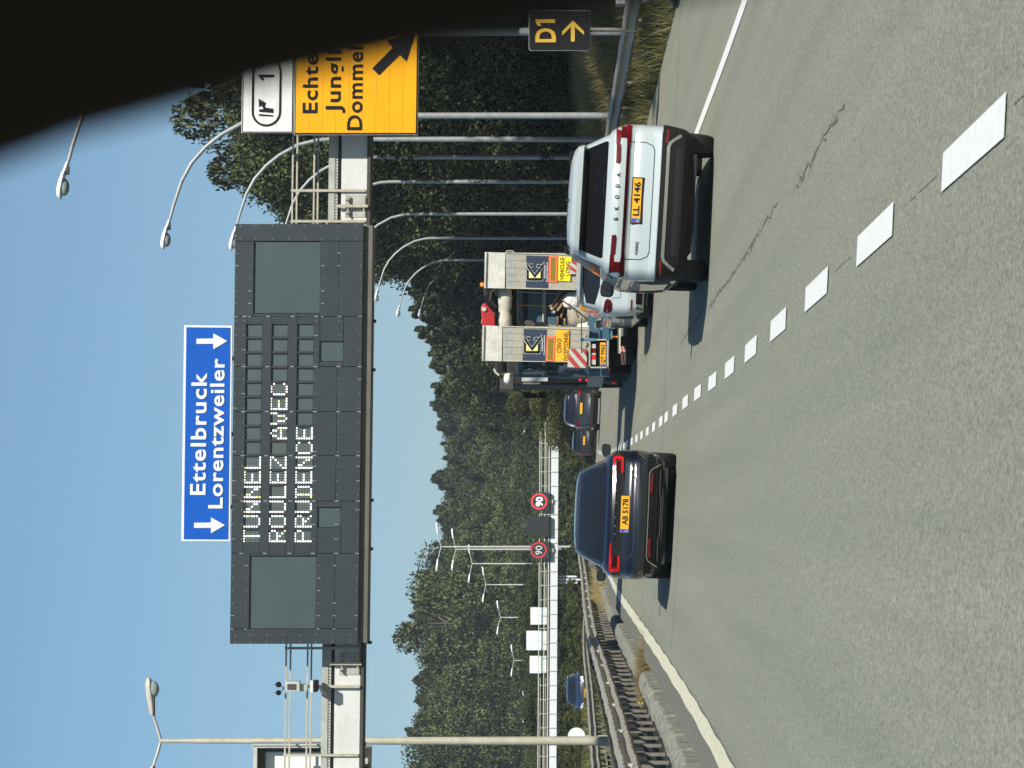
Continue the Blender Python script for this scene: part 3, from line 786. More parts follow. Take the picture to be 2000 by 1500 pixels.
os_ = sign_root(695, 60, 'large orange sign listing Echternach, Junglinster and Dommeldange with a diagonal black arrow'); oo = os_.location.copy()
MB(oo).px([(tx(575, 263.5), 263.5), (tx(575, YR), YR), (tx(816.5, YR), YR), (tx(816.5, 263.5), 263.5)], SD + .04, .05).build('frame', M['galv'], os_)
MB(oo).px([(tx(576, 262.5), 262.5), (tx(576, YR), YR), (tx(815.5, YR), YR), (tx(815.5, 262.5), 262.5)], SD + .03, .03).build('black_edge', M['black'], os_)
e = [577.5 + (813 - 577.5) / 9 * i for i in range(10)]
for a, b in zip(e[:-1], e[1:]):
    MB(oo).px([(tx(a + .2, 259.5), 259.5), (tx(a + .2, YR + 2), YR + 2), (tx(b - .2, YR + 2), YR + 2), (tx(b - .2, 259.5), 259.5)], SD + .014, .03).build('plank', M['orange'], os_)
mb = MB(oo)
px_text(mb, 'Echternach', 221, 105, 619, 28.5, SD, .018, tilt=T2, prefix='Echte', spacing=1.1)
px_text(mb, 'Junglinster', 221, 112, 664, 28.5, SD, .018, tilt=T2, prefix='Jungl', spacing=1.1)
px_text(mb, 'Dommeldange', 254, 101, 706, 28.5, SD, .018, tilt=T2, prefix='Domme', spacing=1.1)
mb.build('lettering', M['black'], os_)
zz = [(990, 445), (1033, 490), (1168, 357), (1213, 400), (1272, 205), (1085, 262), (1122, 310)]
MB(oo).px([(430 + a / 3.333, b / 3.333) for a, b in zz], SD, .012).build('arrow', M['black'], os_)
for rt, yy in ((os_, 240), (os_, 100), (os_, -50), (os_, -170)):
    MB(oo).px([(478, yy + 3), (478, yy - 3), (740, yy - 3), (740, yy + 3)], SD + .1, .65).build('sign_post', M['bracket'], rt)

# ---------------------------------------------------------------- black D1 sign
D1D = 52.5
d1 = empty('route_sign', P(1160, 60, D1D), label='small black sign with yellow D1 and an arrow above the right barrier', cat='road sign'); do = d1.location.copy()
def rrect(x0, x1, y0, y1, r_, n=4):
    pts = []
    for (cx_, cy_, a0) in ((x1 - r_, y1 - r_, 0), (x0 + r_, y1 - r_, 90), (x0 + r_, y0 + r_, 180), (x1 - r_, y0 + r_, 270)):
        for k in range(n + 1):
            t = R(a0 + 90 * k / n); pts.append((cx_ + r_ * math.cos(t), cy_ + r_ * math.sin(t)))
    return pts
MB(do).px(rrect(1032.8, 1153.2, 20.4, 98.8, 5), D1D + .02, .04).build('border', M['beamc'], d1)
MB(do).px(rrect(1033.7, 1152.3, 21.2, 97.8, 4.4), D1D + .01, .02).build('face', M['black'], d1)
mb = MB(do); px_text(mb, 'D', 82.5, 55, 1084, 38, D1D, .03, spacing=1); mb.px([(1046, 37.5), (1084, 37.5), (1084, 44.5), (1054, 44.5), (1057, 50.5), (1050.5, 50.5), (1046, 44)], D1D, .012); mb.build('lettering', M['yellow'], d1)
MB(do).px([(1115, 81), (1122.5, 81), (1122.5, 52), (1140.5, 68), (1140.5, 61), (1119, 40), (1098, 61.5), (1098, 69), (1115, 52)], D1D, .012).build('arrow', M['yellow'], d1)
MB(do).px([(1100, 58), (1100, 62), (1245, 62), (1245, 58)], D1D + .06, .06).build('post', M['dark'], d1)

# ---------------------------------------------------------------- far gantry
FD = 193.0
fg = empty('sign_gantry', P(1082, 1130, FD), label='distant white gantry with a lattice railing in front of the wood', cat='gantry'); fo = fg.location.copy()
ft = -4.5 / 680
fx = lambda x, y: x - ft * -1 * 0 + ft * (y - 820)
def fp(name, x0, x1, y0, y1, D, dep, m, par=fg): return MB(fo).px([(fx(x0, y0), y0), (fx(x0, y1), y1), (fx(x1, y1), y1), (fx(x1, y0), y0)], D, dep).build(name, m, par)
M['farwhite'] = mat('white_steel', (.62, .66, .68), .5)
M['rwhite'] = mat('railing_white', (.50, .52, .44), .5)
fp('beam', 1077, 1091, 822, 2050, FD, .6, M['farwhite'])
fp('beam_channel', 1072, 1074.2, 822, 2050, FD, .3, M['rwhite'])
fp('beam_shadow_gap', 1074.4, 1076.8, 822, 2050, FD + .1, .3, M['dark'])
for x in (1054, 1064.3): fp('handrail', x, x + 1.7, 816, 2050, FD - .05, .06, M['rwhite'])
for x in (1058, 1068): fp('handrail', x, x + 1.1, 816, 2050, FD + .9, .06, M['galv'])
yy = 838
while yy < 1620:
    fp('railing_post', 1054, 1091.5, yy - .6, yy + .6, FD - .08, .05, M['galv']); yy += 27.8
fp('end_frame', 1053, 1092, 816, 818, FD - .05, .8, M['rwhite']); fp('end_frame', 1053, 1080, 830, 832, FD - .05, .8, M['rwhite'])
fp('grating', 1078, 1091, 816, 822, FD, .5, M['galv'])
for y_ in (1126, 1132, 1138): fp('leg', 1079, 1152, y_ - 1.6, y_ + 1.6, FD + .7, .3, M['farwhite'])
fp('leg', 1091, 1230, 2040, 2048, FD + .2, .3, M['farwhite']); fp('leg', 1091, 1190, 823, 827, FD + .2, .3, M['galv'])
M['redim'] = mat('red_led_dim', (.3, .02, .02), .4, emit=(1, .045, .04), emit_s=.35)
M['leddim'] = mat('led_dim', (.4, .4, .4), .4, emit=(1, 1, 1), emit_s=.15)
def speed(x0, x1, y0, y1, xc, yc, lab):
    dim = yc > 1040
    s = empty('speed_sign', P(x1, yc, FD - .3), label=lab, cat='speed limit sign'); so_ = s.location.copy()
    MB(so_).px([(x0, y0), (x0, y1), (x1, y1), (x1, y0)], FD - .45, .35).build('case', M['board'], s)
    mb = MB(so_); n = 28
    a = [P(xc - 15.8 * math.cos(t * 2 * math.pi / n), yc + 15.8 * math.sin(t * 2 * math.pi / n), FD - .47) for t in range(n)]
    b = [P(xc - 12.8 * math.cos(t * 2 * math.pi / n), yc + 12.8 * math.sin(t * 2 * math.pi / n), FD - .47) for t in range(n)]
    mb.add(a + b, [(k, (k + 1) % n, (k + 1) % n + n, k + n) for k in range(n)]).build('ring', M['redim'] if dim else M['redlit2'], s)
    mb = MB(so_); px_text(mb, '90', yc + 9.3, yc - 8.7, xc + 6.8, 13.2, FD - .47, .012); mb.build('lettering', M['leddim'] if dim else M['led'], s)
    MB(so_).px([(x1 - 2, yc - 4), (x1 - 2, yc + 4), (x1 + 8, yc + 4), (x1 + 8, yc - 4)], FD - .2, .15).build('bracket', M['galv'], s)
M['redlit2'] = mat('red_led', (.5, .02, .02), .4, emit=(1, .045, .04), emit_s=.85)
speed(1036, 1072, 961.6, 997.6, 1053, 979.4, 'lit 90 speed limit sign on the far gantry, right one of the pair')
speed(1036.5, 1073, 1057.6, 1092.4, 1052, 1074.4, 'lit 90 speed limit sign on the far gantry crossed by two masts')
s = empty('lane_display', P(1073, 1027, FD - .3), label='blank dark grey display between the two 90 signs', cat='message board'); so_ = s.location.copy()
MB(so_).px([(1029, 1008), (1029, 1046), (1073, 1046), (1073, 1008)], FD - .45, .35).build('case', M['board'], s)
MB(so_).px([(1031, 1010), (1031, 1044), (1071, 1044), (1071, 1010)], FD - .47, .03).build('screen', M['boardgap'], s)
MB(so_).px([(1017, 1022), (1017, 1031), (1028.5, 1031), (1028.5, 1022)], FD - .45, .3).build('sensor_box', M['dark'], s)
for x0, x1, y0, y1, lab in ((1035, 1069, 1185, 1221, 'white back of a square sign on the far gantry, nearest the gantry leg'),
                            (1027, 1068.5, 1231, 1271, 'white back of the tallest, middle sign of three on the far gantry'),
                            (1033.5, 1068, 1280, 1316, 'white back of the leftmost of three signs on the far gantry')):
    s = empty('blank_sign', P(x1, (y0 + y1) / 2, FD), label=lab, cat='sign back', group='white sign backs on the far gantry'); so_ = s.location.copy()
    MB(so_).px([(x0, y0), (x0, y1), (x1, y1), (x1, y0)], FD + .3, .4).build('case', M['dark'], s)
    for i in range(2):
        for j in range(2):
            a, b = lerp(x0 + 1, x1 - 1, i / 2), lerp(x0 + 1, x1 - 1, (i + 1) / 2); c_, d_ = lerp(y0 + 1, y1 - 1, j / 2), lerp(y0 + 1, y1 - 1, (j + 1) / 2)
            MB(so_).px([(a + .15, c_ + .15), (a + .15, d_ - .15), (b - .15, d_ - .15), (b - .15, c_ + .15)], FD + .25, .05).build('panel', M['lampw'], s)
# round sign beside the near mast
rs = empty('round_sign', P(1165, 1438, 100), label='round white sign seen from behind, half hidden by the near mast', cat='road sign'); ro = rs.location.copy()
MB(ro).prism([P(1126 - 17 * math.cos(t * math.pi / 12), 1438 + 17 * math.sin(t * math.pi / 12), 100) for t in range(24)], (0, .03, 0)).build('disc', M['lampw'], rs)
MB(ro).box(P(1112, 1438.8, 100.04), P(1210, 1436.4, 100.1)).build('post', M['lampw'], rs)
g = MB(P(1170, 1478, 110)); g.tube([P(1158, 1478, 110), P(1190, 1478, 110)], .07, 8); o = g.build('marker_post', M['lampw'], None); tag(o, 'short white marker post at the left edge behind the far barrier', 'marker post')
MB(g.o).tube([P(1163, 1478, 110), P(1166, 1478, 110)], .075, 8).build('band', M['dark'], o)
# ---------------------------------------------------------------- cars
def chaikin(p, k=1):
    for _ in range(k):
        q = []
        for i in range(len(p)):
            a, b = p[i], p[(i + 1) % len(p)]
            q += [(a[0] * .75 + b[0] * .25, a[1] * .75 + b[1] * .25), (a[0] * .25 + b[0] * .75, a[1] * .25 + b[1] * .75)]
        p = q
    return p
class Car:
    def __init__(s, label, cat, loc, rot, levels, paint, group=None, sub=3, name='parked_car'):
        s.root = empty(name, loc, rot, label, cat, group)
        lv = []
        for a, b in zip(levels[:-1], levels[1:]):
            for k in range(sub): lv.append(tuple(lerp(p, q, k / sub) for p, q in zip(a, b)))
        lv.append(levels[-1])
        NR, NA, NS = 9, 7, 14
        vs = []; fs = []
        for z, yr, yf, w_, r_, bow in lv:
            r_ = min(r_, w_ * .95, (yf - yr) * .3); h = []
            for k in range(NR + 1):
                x = (w_ - r_) * k / NR; h.append((x, yr + bow * (x / w_) ** 2))
            yb = h[-1][1]
            for k in range(1, NA + 1):
                t = math.pi / 2 * k / NA; h.append((w_ - r_ + r_ * math.sin(t), yb + 1.5 * r_ * (1 - math.cos(t))))
            y1 = h[-1][1]; y2 = yf - 1.3 * r_ - bow
            for k in range(1, NS):
                t = k / NS; y_ = lerp(y1, y2, t); h.append((w_ * (1 + .012 * math.sin(math.pi * t) * (1 if z < 1.1 else 0)), y_))
            for k in range(NA + 1):
                t = math.pi / 2 * (1 - k / NA); h.append((w_ - r_ + r_ * math.sin(t), yf - bow - 1.3 * r_ * (1 - math.cos(t))))
            for k in range(5, -1, -1):
                x = (w_ - r_) * k / 6; h.append((x, yf - bow * (x / w_) ** 2))
            full = h + [(-a, b) for a, b in reversed(h[1:-1])]
            vs += [(a, b, z) for a, b in full]; N = len(full)
        for i in range(len(lv) - 1):
            for k in range(N): fs.append((i * N + k, i * N + (k + 1) % N, (i + 1) * N + (k + 1) % N, (i + 1) * N + k))
        fs.append(tuple(reversed(range(N)))); fs.append(tuple(range(len(vs) - N, len(vs))))
        s.body = MB().add(vs, fs).build('body', paint, s.root, smooth=28)
        s.bvh = BVHTree.FromPolygons([Vector(v) for v in vs], fs)
        s.paint = paint
    def hit(s, a, b, axis):
        if axis == 'rear': o, d = Vector((a, -5, b)), Vector((0, 1, 0))
        elif axis == 'front': o, d = Vector((a, 12, b)), Vector((0, -1, 0))
        elif axis == 'left': o, d = Vector((-5, a, b)), Vector((1, 0, 0))
        elif axis == 'right': o, d = Vector((5, a, b)), Vector((-1, 0, 0))
        p, n_, _, _ = s.bvh.ray_cast(o, d)
        if p is None: p, n_, _, _ = s.bvh.find_nearest(o + d * 6)
        if n_.dot(d) > 0: n_ = -n_
        return p, n_
    def patch(s, name, poly, axis, m, off=.004, step=.06, rnd=0, parent=None, skirt=.012, label=None):
        if rnd: poly = chaikin(poly, rnd)
        bm = bmesh.new(); f = bm.faces.new([bm.verts.new((a, b, 0)) for a, b in poly])
        lo = [min(p[i] for p in poly) for i in (0, 1)]; hi = [max(p[i] for p in poly) for i in (0, 1)]
        for i in (0, 1):
            q = lo[i] + step
            while q < hi[i] - .01:
                co = [0, 0, 0]; no = [0, 0, 0]; co[i] = q; no[i] = 1
                bmesh.ops.bisect_plane(bm, geom=bm.verts[:] + bm.edges[:] + bm.faces[:], plane_co=co, plane_no=no, dist=1e-5)
                q += step
        bound = {v for e in bm.edges if e.is_boundary for v in e.verts}
        ed = [e for e in bm.edges if e.is_boundary]
        idx = {}; vs = []; dn = []
        for v in bm.verts:
            p, n_ = s.hit(v.co.x, v.co.y, axis); idx[v] = len(vs); vs.append(p + n_ * off); dn.append(n_)
        fs = [tuple(idx[v] for v in f.verts) for f in bm.faces]
        dirs = {'rear': Vector((0, -1, 0)), 'front': Vector((0, 1, 0)), 'left': Vector((-1, 0, 0)), 'right': Vector((1, 0, 0))}[axis]
        out = []
        for f in fs:
            nn = (Vector(vs[f[1]]) - Vector(vs[f[0]])).cross(Vector(vs[f[2]]) - Vector(vs[f[0]]))
            out.append(f if nn.dot(dirs) > 0 else tuple(reversed(f)))
        k = len(vs); bi = {}
        for v in bound:
            bi[v] = len(vs); vs.append(vs[idx[v]] - dn[idx[v]] * (off + skirt))
        for e in ed: out.append((idx[e.verts[0]], idx[e.verts[1]], bi[e.verts[1]], bi[e.verts[0]]))
        bm.free()
        o = MB().add(vs, out).build(name, m, parent or s.root, smooth=35)
        if label: o['label'] = label
        return o
    def strip(s, name, pts, axis, w_, m, off=.003, parent=None):
        """thin line along points (in patch coordinates)"""
        res = []
        for (a0, b0), (a1, b1) in zip(pts[:-1], pts[1:]):
            n_ = max(1, int(math.hypot(a1 - a0, b1 - b0) / .05))
            for k in range(n_): res.append((lerp(a0, a1, k / n_), lerp(b0, b1, k / n_)))
        res.append(pts[-1]); vs = []; fs = []
        for i, (a, b) in enumerate(res):
            p0 = res[max(0, i - 1)]; p1 = res[min(len(res) - 1, i + 1)]
            dx, dz = p1[0] - p0[0], p1[1] - p0[1]; l = math.hypot(dx, dz) or 1
            for sgn in (1, -1):
                p, n__ = s.hit(a - dz / l * w_ / 2 * sgn, b + dx / l * w_ / 2 * sgn, axis); vs.append(p + n__ * off)
            if i: k = 2 * i; fs.append((k - 2, k - 1, k + 1, k))
        return MB().add(vs, fs).build(name, m, parent or s.root)
    def text(s, txt, xl, xr, z, cap, m, off=.006, bold=.015, parent=None, spacing=1.0):
        mb = MB(); loc_text(mb, txt, xl, xr, z, cap, lambda x, zz: s.hit(x, z + cap / 2, 'rear')[0].y - off, bold, spacing)
        return mb.build('lettering', m, parent or s.root)
    def wheels(s, ys_, xw, rad, wid, zc=None):
        for yy in ys_:
            for sx in (-1, 1):
                a = sx * xw
                w_ = MB().lathe([(-wid / 2, rad * .55), (-wid / 2, rad * .9), (-wid / 2 + .02, rad * .985), (-wid / 2 + .05, rad), (wid / 2 - .05, rad), (wid / 2 - .02, rad * .985), (wid / 2, rad * .9), (wid / 2, rad * .55)], (0, 0, 0), 'x', 32)
                o = w_.build('wheel', M['rubber'], s.root, smooth=40); o.location = (a, yy, rad - .008 + (zc or 0))
                b = MB().lathe([(sx * wid * .35, .02), (sx * wid * .40, rad * .15), (sx * wid * .3, rad * .2), (sx * wid * .42, rad * .58), (sx * wid * .3, rad * .62)], (0, 0, 0), 'x', 20).build('rim', M['rim'], o, smooth=30)
    def arches(s, ys_, rad):
        for ax in ('left', 'right'):
            for yy in ys_:
                poly = [(yy + rad * math.cos(t * math.pi / 10), .36 + rad * math.sin(t * math.pi / 10)) for t in range(11)]
                s.patch('arch_trim', [(yy + (rad), .31)] + poly + [(yy - rad, .31)], ax, M['chassis'], .004, .12)
    def mirror(s, sx, y_, z_, m, wid=.20, hgt=.155, out=1.0):
        x0 = sx * (out - wid); x1 = sx * out
        secs = [(0, .5), (.35, .95), (.7, 1.0), (.92, .85), (1, .5)]
        vs = []; fs = []; N = 10
        for a, k in secs:
            for j in range(N):
                t = 2 * math.pi * j / N
                ct, st = math.cos(t), math.sin(t); c_ = math.copysign(abs(ct) ** .6, ct); s_ = math.copysign(abs(st) ** .6, st)
                vs.append((lerp(x0, x1, a), y_ + .0 + .075 * c_ * k, z_ + hgt / 2 * s_ * k))
        for i in range(len(secs) - 1):
            for j in range(N): fs.append((i * N + j, (i + 1) * N + j, (i + 1) * N + (j + 1) % N, i * N + (j + 1) % N))
        fs.append(tuple(range(N))); fs.append(tuple(reversed(range(len(vs) - N, len(vs)))))
        if sx < 0: fs = [tuple(reversed(f)) for f in fs]
        o = MB().add(vs, fs).build('door_mirror', m, s.root, smooth=45)
        gl = [(lerp(x0, x1, .12), z_ - hgt * .34), (lerp(x0, x1, .92), z_ - hgt * .30), (lerp(x0, x1, .94), z_ + hgt * .22), (lerp(x0, x1, .8), z_ + hgt * .38), (lerp(x0, x1, .12), z_ + hgt * .38)]
        MB().prism([(a, y_ - .078, b) for a, b in gl], (0, .01, 0)).build('mirror_glass', M['glass'], o)
        MB().prism([(sx * (out - wid - .16), y_ + .02, z_ - hgt * .5), (x0 + sx * .04, y_ + .02, z_ - hgt * .42), (x0 + sx * .04, y_ + .02, z_ - hgt * .15), (sx * (out - wid - .16), y_ + .02, z_ - hgt * .2)], (0, .05, 0)).build('mirror_arm', m, o)
    def number(s, x0, x1, z0, z1, txt, frame=True, eu=True, y_off=.012, f0=.16, f1=.93, cap=.6, strip_=None):
        yy = min(s.hit((x0 + x1) / 2, (z0 + z1) / 2, 'rear')[0].y, s.hit(x0, z0, 'rear')[0].y) - y_off
        H = z1 - z0; W = x1 - x0
        p = MB().box((x0, yy - .004, z0), (x1, yy + .02, z1)).build('number_plate', M['plate'], s.root)
        if frame: MB().box((x0 - .015, yy + .001, z0 - .03), (x1 + .015, yy + .04, z1 + .012)).build('plate_frame', M['plastic'], s.root, bevel=.004)
        if eu:
            MB().box((x0 + .003, yy - .0055, z0 + .003), (x0 + W * .09, yy - .0035, z1 - .003)).build('band', M['eu'], p)
            mb = MB(); loc_text(mb, 'L', x0 + W * .03, x0 + W * .065, z0 + H * .18, H * .28, yy - .0065, .03); mb.build('lettering', M['white'], p)
        mb = MB(); loc_text(mb, txt, x0 + W * f0, x0 + W * f1, z0 + H * .17, H * cap, yy - .0065, .03); mb.build('lettering', M['black'], p)
        return p
def place(X, Y, roll=None): return (X, Y, zr(X, Y))
ROLL = -math.atan(.042)   # cars lean with the banked road
def sym(p): return [(-a, b) for a, b in p]

# white SUV -------------------------------------------------------
lv = [(.23, .22, 4.50, .84, .20, .10), (.34, .06, 4.62, .90, .22, .10), (.52, .01, 4.68, .925, .20, .11), (.62, .0, 4.68, .932, .18, .11), (.66, .03, 4.66, .932, .17, .10), (.70, .06, 4.64, .934, .16, .10),
      (.86, .075, 4.60, .936, .16, .10), (.93, .10, 4.56, .934, .16, .10), (.985, .085, 4.45, .93, .15, .10), (1.03, .04, 4.2, .925, .16, .11), (1.10, .03, 3.7, .90, .16, .12), (1.18, .06, 3.55, .865, .15, .12), (1.215, .10, 3.45, .84, .14, .12),
      (1.235, .135, 3.40, .80, .12, .10), (1.38, .27, 3.0, .735, .12, .10), (1.52, .40, 2.7, .672, .12, .09), (1.54, .25, 2.62, .665, .12, .08), (1.60, .24, 2.4, .645, .13, .08), (1.655, .34, 2.15, .585, .14, .08), (1.69, .60, 1.9, .46, .16, .06), (1.705, .95, 1.6, .25, .1, .03)]
X_, Y_ = 3.61, 31.75
suv = Car('white estate SUV with plate LL 4146 in the right lane, nearest car', 'car', (X_, Y_, zr(X_, Y_ + .9) + .045), (0, -ROLL + .014, R(-2.4)), lv, M['whitep'], name='parked_car')
suv.root.name = 'white_suv'
S = suv
S.wheels((.92, 3.70), .765, .38, .245, -.045); S.arches((.92, 3.70), .44)
# glass
S.patch('rear_window', [(-.69, 1.245), (.69, 1.245), (.70, 1.27), (.60, 1.525), (-.60, 1.525), (-.70, 1.27)], 'rear', M['glassb'], .006, rnd=0)
for ax in ('left', 'right'):
    S.patch('side_window', [(.62, 1.27), (3.0, 1.235), (3.05, 1.26), (2.55, 1.50), (1.05, 1.515), (.66, 1.36)], ax, M['glass'], .005, .1)
    S.patch('window_trim', [(.58, 1.235), (3.05, 1.20), (3.05, 1.225), (.60, 1.262)], ax, M['chrome'], .006, .1)
    S.patch('sill_trim', [(1.36, .24), (3.26, .24), (3.26, .40), (1.36, .40)], ax, M['plastic'], .006, .12)
    S.strip('shut_line', [(1.25, .45), (1.25, 1.22)], ax, .010, M['line_dark']); S.strip('shut_line', [(2.25, .4), (2.25, 1.22)], ax, .010, M['line_dark'])
S.patch('windscreen', [(-.66, 1.20), (.66, 1.20), (.58, 1.54), (-.58, 1.54)], 'front', M['glass'], .006, .1)
S.patch('headlight', [(.55, .80), (.88, .84), (.90, .92), (.55, .88)], 'front', M['chrome'], .006, .08); S.patch('headlight', [(-.55, .80), (-.88, .84), (-.90, .92), (-.55, .88)], 'front', M['chrome'], .006, .08)
# lamps
bar = S.patch('light_bar', [(-.66, .995), (.66, .995), (.66, 1.028), (-.66, 1.028)], 'rear', M['reddark'], .008)
for sg in (1, -1):
    f = (lambda p: p) if sg > 0 else sym
    tl = S.patch('tail_light', f([(.64, .992), (.895, .978), (.912, 1.04), (.90, 1.13), (.87, 1.16), (.66, 1.155), (.66, 1.112), (.74, 1.105), (.74, 1.035), (.64, 1.025)]), 'rear', M['red'] if sg > 0 else M['reddark'], .010)
    S.patch('lamp_fin', f([(.42, 1.105), (.455, 1.095), (.66, 1.10), (.66, 1.152), (.43, 1.148)]), 'rear', M['reddark'], .009, parent=tl)
    S.patch('lamp_insert', f([(.46, 1.115), (.80, 1.108), (.80, 1.122), (.46, 1.128)]), 'rear', M['red'], .014, parent=tl)
    S.patch('lamp_insert', f([(.745, 1.045), (.85, 1.042), (.845, 1.095), (.745, 1.098)]), 'rear', M['whitep'] if 0 else M['reddark'], .013, parent=tl)
    S.patch('reflector', f([(.70, .545), (.86, .535), (.865, .562), (.70, .572)]), 'rear', M['reflex'], .016)
# plate recess, shut lines
S.number(-.262, .262, .825, .930, 'LL 4146', cap=.68, f0=.15, f1=.92)
S.strip('shut_line', [(-.70, .985), (-.70, .80), (-.66, .715), (-.60, .692), (.60, .692), (.66, .715), (.70, .80), (.70, .985)], 'rear', .010, M['line_dark'])
# lower bumper in black plastic with a metal strip
S.patch('rear_bumper', [(-.835, .235), (.835, .235), (.86, .30), (.89, .42), (.90, .60), (.80, .612), (-.80, .612), (-.90, .60), (-.89, .42), (-.86, .30)], 'rear', M['plastic'], .012, .035)
for ax in ('left', 'right'): S.patch('bumper_side', [(.16, .24), (.48, .24), (.50, .44), (.58, .60), (.16, .60)], ax, M['plastic'], .013, .03)
S.strip('bumper_strip', [(-.795, .39), (-.745, .47), (-.70, .52), (-.65, .537), (.65, .537), (.70, .52), (.745, .47), (.795, .39)], 'rear', .036, M['chrome'], .020)
S.patch('diffuser', [(-.62, .30), (.62, .30), (.64, .44), (-.64, .44)], 'rear', M['chassis'], .014)
S.text('S', -.256, -.218, 1.092, .048, M['black'], .014, .03); S.text('K', -.128, -.088, 1.092, .048, M['black'], .014, .03); S.text('O', .004, .048, 1.092, .048, M['black'], .014, .03)
S.text('D', .139, .179, 1.092, .048, M['black'], .014, .03); S.text('A', .268, .312, 1.092, .048, M['black'], .014, .03)
S.text('KODIAQ', -.64, -.49, .833, .030, M['black'], .010, .03)
MB().box((-.56, .22, .18), (.60, 4.3, .30)).build('underbody', M['chassis'], S.root)
MB().box((.52, .35, .20), (.30, .8, .17)).build('exhaust_box', M['chassis'], S.root)
MB().box((-.35, .28, .165), (.06, .7, .30)).build('silencer', M['dark'], S.root)
for q in (-.78, .78): MB().box((q - .06, .98, .12), (q + .06, 1.02, .4)).build('mud_flap', M['plastic'], S.root)
for sx in (1, -1):
    S.mirror(sx, 2.98, 1.14, M['whitep'] if sx > 0 else M['plastic'], wid=.22, hgt=.185, out=1.06)
    MB().tube([(sx * .575, .52, 1.655), (sx * .57, .60, 1.69), (sx * .565, .75, 1.70), (sx * .56, 2.1, 1.695), (sx * .56, 2.3, 1.64)], .02, 8).build('roof_rail', M['plastic'], S.root, smooth=50)
MB().add([(-.025, .62, 1.68), (.025, .62, 1.68), (.025, .80, 1.69), (-.025, .80, 1.69), (-.004, .62, 1.745), (.004, .62, 1.745)], [(0, 1, 5, 4), (1, 2, 5), (3, 0, 4), (2, 3, 4, 5), (0, 3, 2, 1)]).build('antenna', M['plastic'], S.root)
wpr = [S.hit(x, z, 'rear')[0] + Vector((0, -.02, 0)) for x, z in ((.02, 1.262), (.08, 1.272), (.2, 1.278), (.32, 1.262))]
MB().tube(wpr, .009, 6).build('wiper', M['plastic'], S.root)

# dark crossover --------------------------------------------------
lv = [(.17, .26, 4.5, .82, .22, .14), (.28, .10, 4.6, .89, .24, .16), (.42, .02, 4.68, .925, .26, .17), (.52, .0, 4.68, .935, .26, .17), (.60, .02, 4.66, .94, .26, .16), (.66, .06, 4.63, .94, .26, .16), (.76, .075, 4.55, .938, .26, .16),
      (.84, .05, 4.4, .93, .26, .17), (.875, .015, 4.25, .922, .26, .18), (.92, .03, 4.0, .90, .25, .18), (.97, .10, 3.7, .87, .24, .17), (1.0, .20, 3.6, .845, .22, .15), (1.02, .25, 3.55, .79, .2, .14),
      (1.15, .44, 3.2, .735, .18, .13), (1.28, .70, 2.85, .675, .17, .12), (1.37, .92, 2.6, .625, .18, .12), (1.41, 1.02, 2.45, .585, .2, .10), (1.435, 1.22, 2.2, .47, .2, .08), (1.45, 1.5, 2.0, .25, .1, .05)]
X_, Y_ = -.14, 38.3
dk = Car('dark blue-black coupe SUV with plate AB 5178 in the left lane', 'car', (X_, Y_, zr(X_, Y_ + .6)), (0, -ROLL, R(-.2)), lv, M['navyp'])
dk.root.name = 'dark_coupe_suv'
S = dk
S.wheels((.95, 3.65), .80, .36, .245); S.arches((.95, 3.65), .43)
S.patch('rear_window', [(-.60, 1.07), (.60, 1.07), (.62, 1.12), (.545, 1.33), (.50, 1.365), (-.50, 1.365), (-.545, 1.33), (-.62, 1.12)], 'rear', M['glass'], .007, rnd=1)
S.patch('hatch_gloss', [(-.72, 1.025), (.72, 1.025), (.735, 1.055), (.60, 1.385), (-.60, 1.385), (-.735, 1.055)], 'rear', M['glass'], .003)
S.strip('hatch_line', [(-.70, 1.05), (-.66, 1.20), (-.57, 1.38), (.57, 1.38), (.66, 1.2), (.70, 1.05)], 'rear', .008, M['chrome'], .006)
for ax in ('left', 'right'):
    S.patch('side_window', [(.85, 1.06), (3.2, 1.03), (3.25, 1.06), (2.6, 1.36), (1.5, 1.38)], ax, M['glass'], .006, .1)
    S.patch('sill_trim', [(1.4, .19), (3.2, .19), (3.2, .36), (1.4, .36)], ax, M['plastic'], .006, .12)
    S.strip('shut_line', [(2.2, .35), (2.2, 1.03)], ax, .010, M['line_dark'])
S.patch('windscreen', [(-.66, 1.04), (.66, 1.04), (.55, 1.37), (-.55, 1.37)], 'front', M['glass'], .006, .1)
for sg in (1, -1):
    f = (lambda p: p) if sg > 0 else sym
    S.patch('headlight', f([(.5, .68), (.86, .72), (.88, .80), (.5, .74)]), 'front', M['chrome'], .006, .08)
    tl = S.patch('tail_light', f([(.42, .914), (.66, .92), (.80, .915), (.83, .895), (.825, .80), (.80, .775), (.60, .78), (.595, .795), (.785, .80), (.795, .885), (.77, .895), (.60, .90), (.42, .905)]), 'rear', M['redlit'], .016, .03)
    S.patch('lamp_inner', f([(.60, .80), (.77, .80), (.775, .885), (.62, .893)]), 'rear', M['reddark'], .010, parent=tl)
    S.strip('lamp_line', [(a * sg, b) for a, b in ((.60, .808), (.765, .81), (.765, .88), (.62, .886))], 'rear', .005, M['rim'], .014, parent=tl)
    S.patch('reflector', f([(.33, .352), (.60, .345), (.60, .372), (.33, .38)]), 'rear', M['reflex'], .020)
    S.strip('bumper_line', [(a * sg, b) for a, b in ((.88, .56), (.84, .50), (.80, .46))], 'rear', .008, M['chrome'], .01)
S.number(-.258, .268, .665, .785, 'AB 5178', frame=False, cap=.64, f0=.20, f1=.92)
S.strip('shut_line', [(-.60, .84), (-.63, .70), (-.60, .62), (-.5, .585), (.5, .585), (.60, .62), (.63, .70), (.60, .84)], 'rear', .010, M['line_dark'])
S.patch('rear_bumper', [(-.86, .20), (.86, .20), (.90, .30), (.88, .42), (-.88, .42), (-.90, .30)], 'rear', M['plastic'], .006, .07)
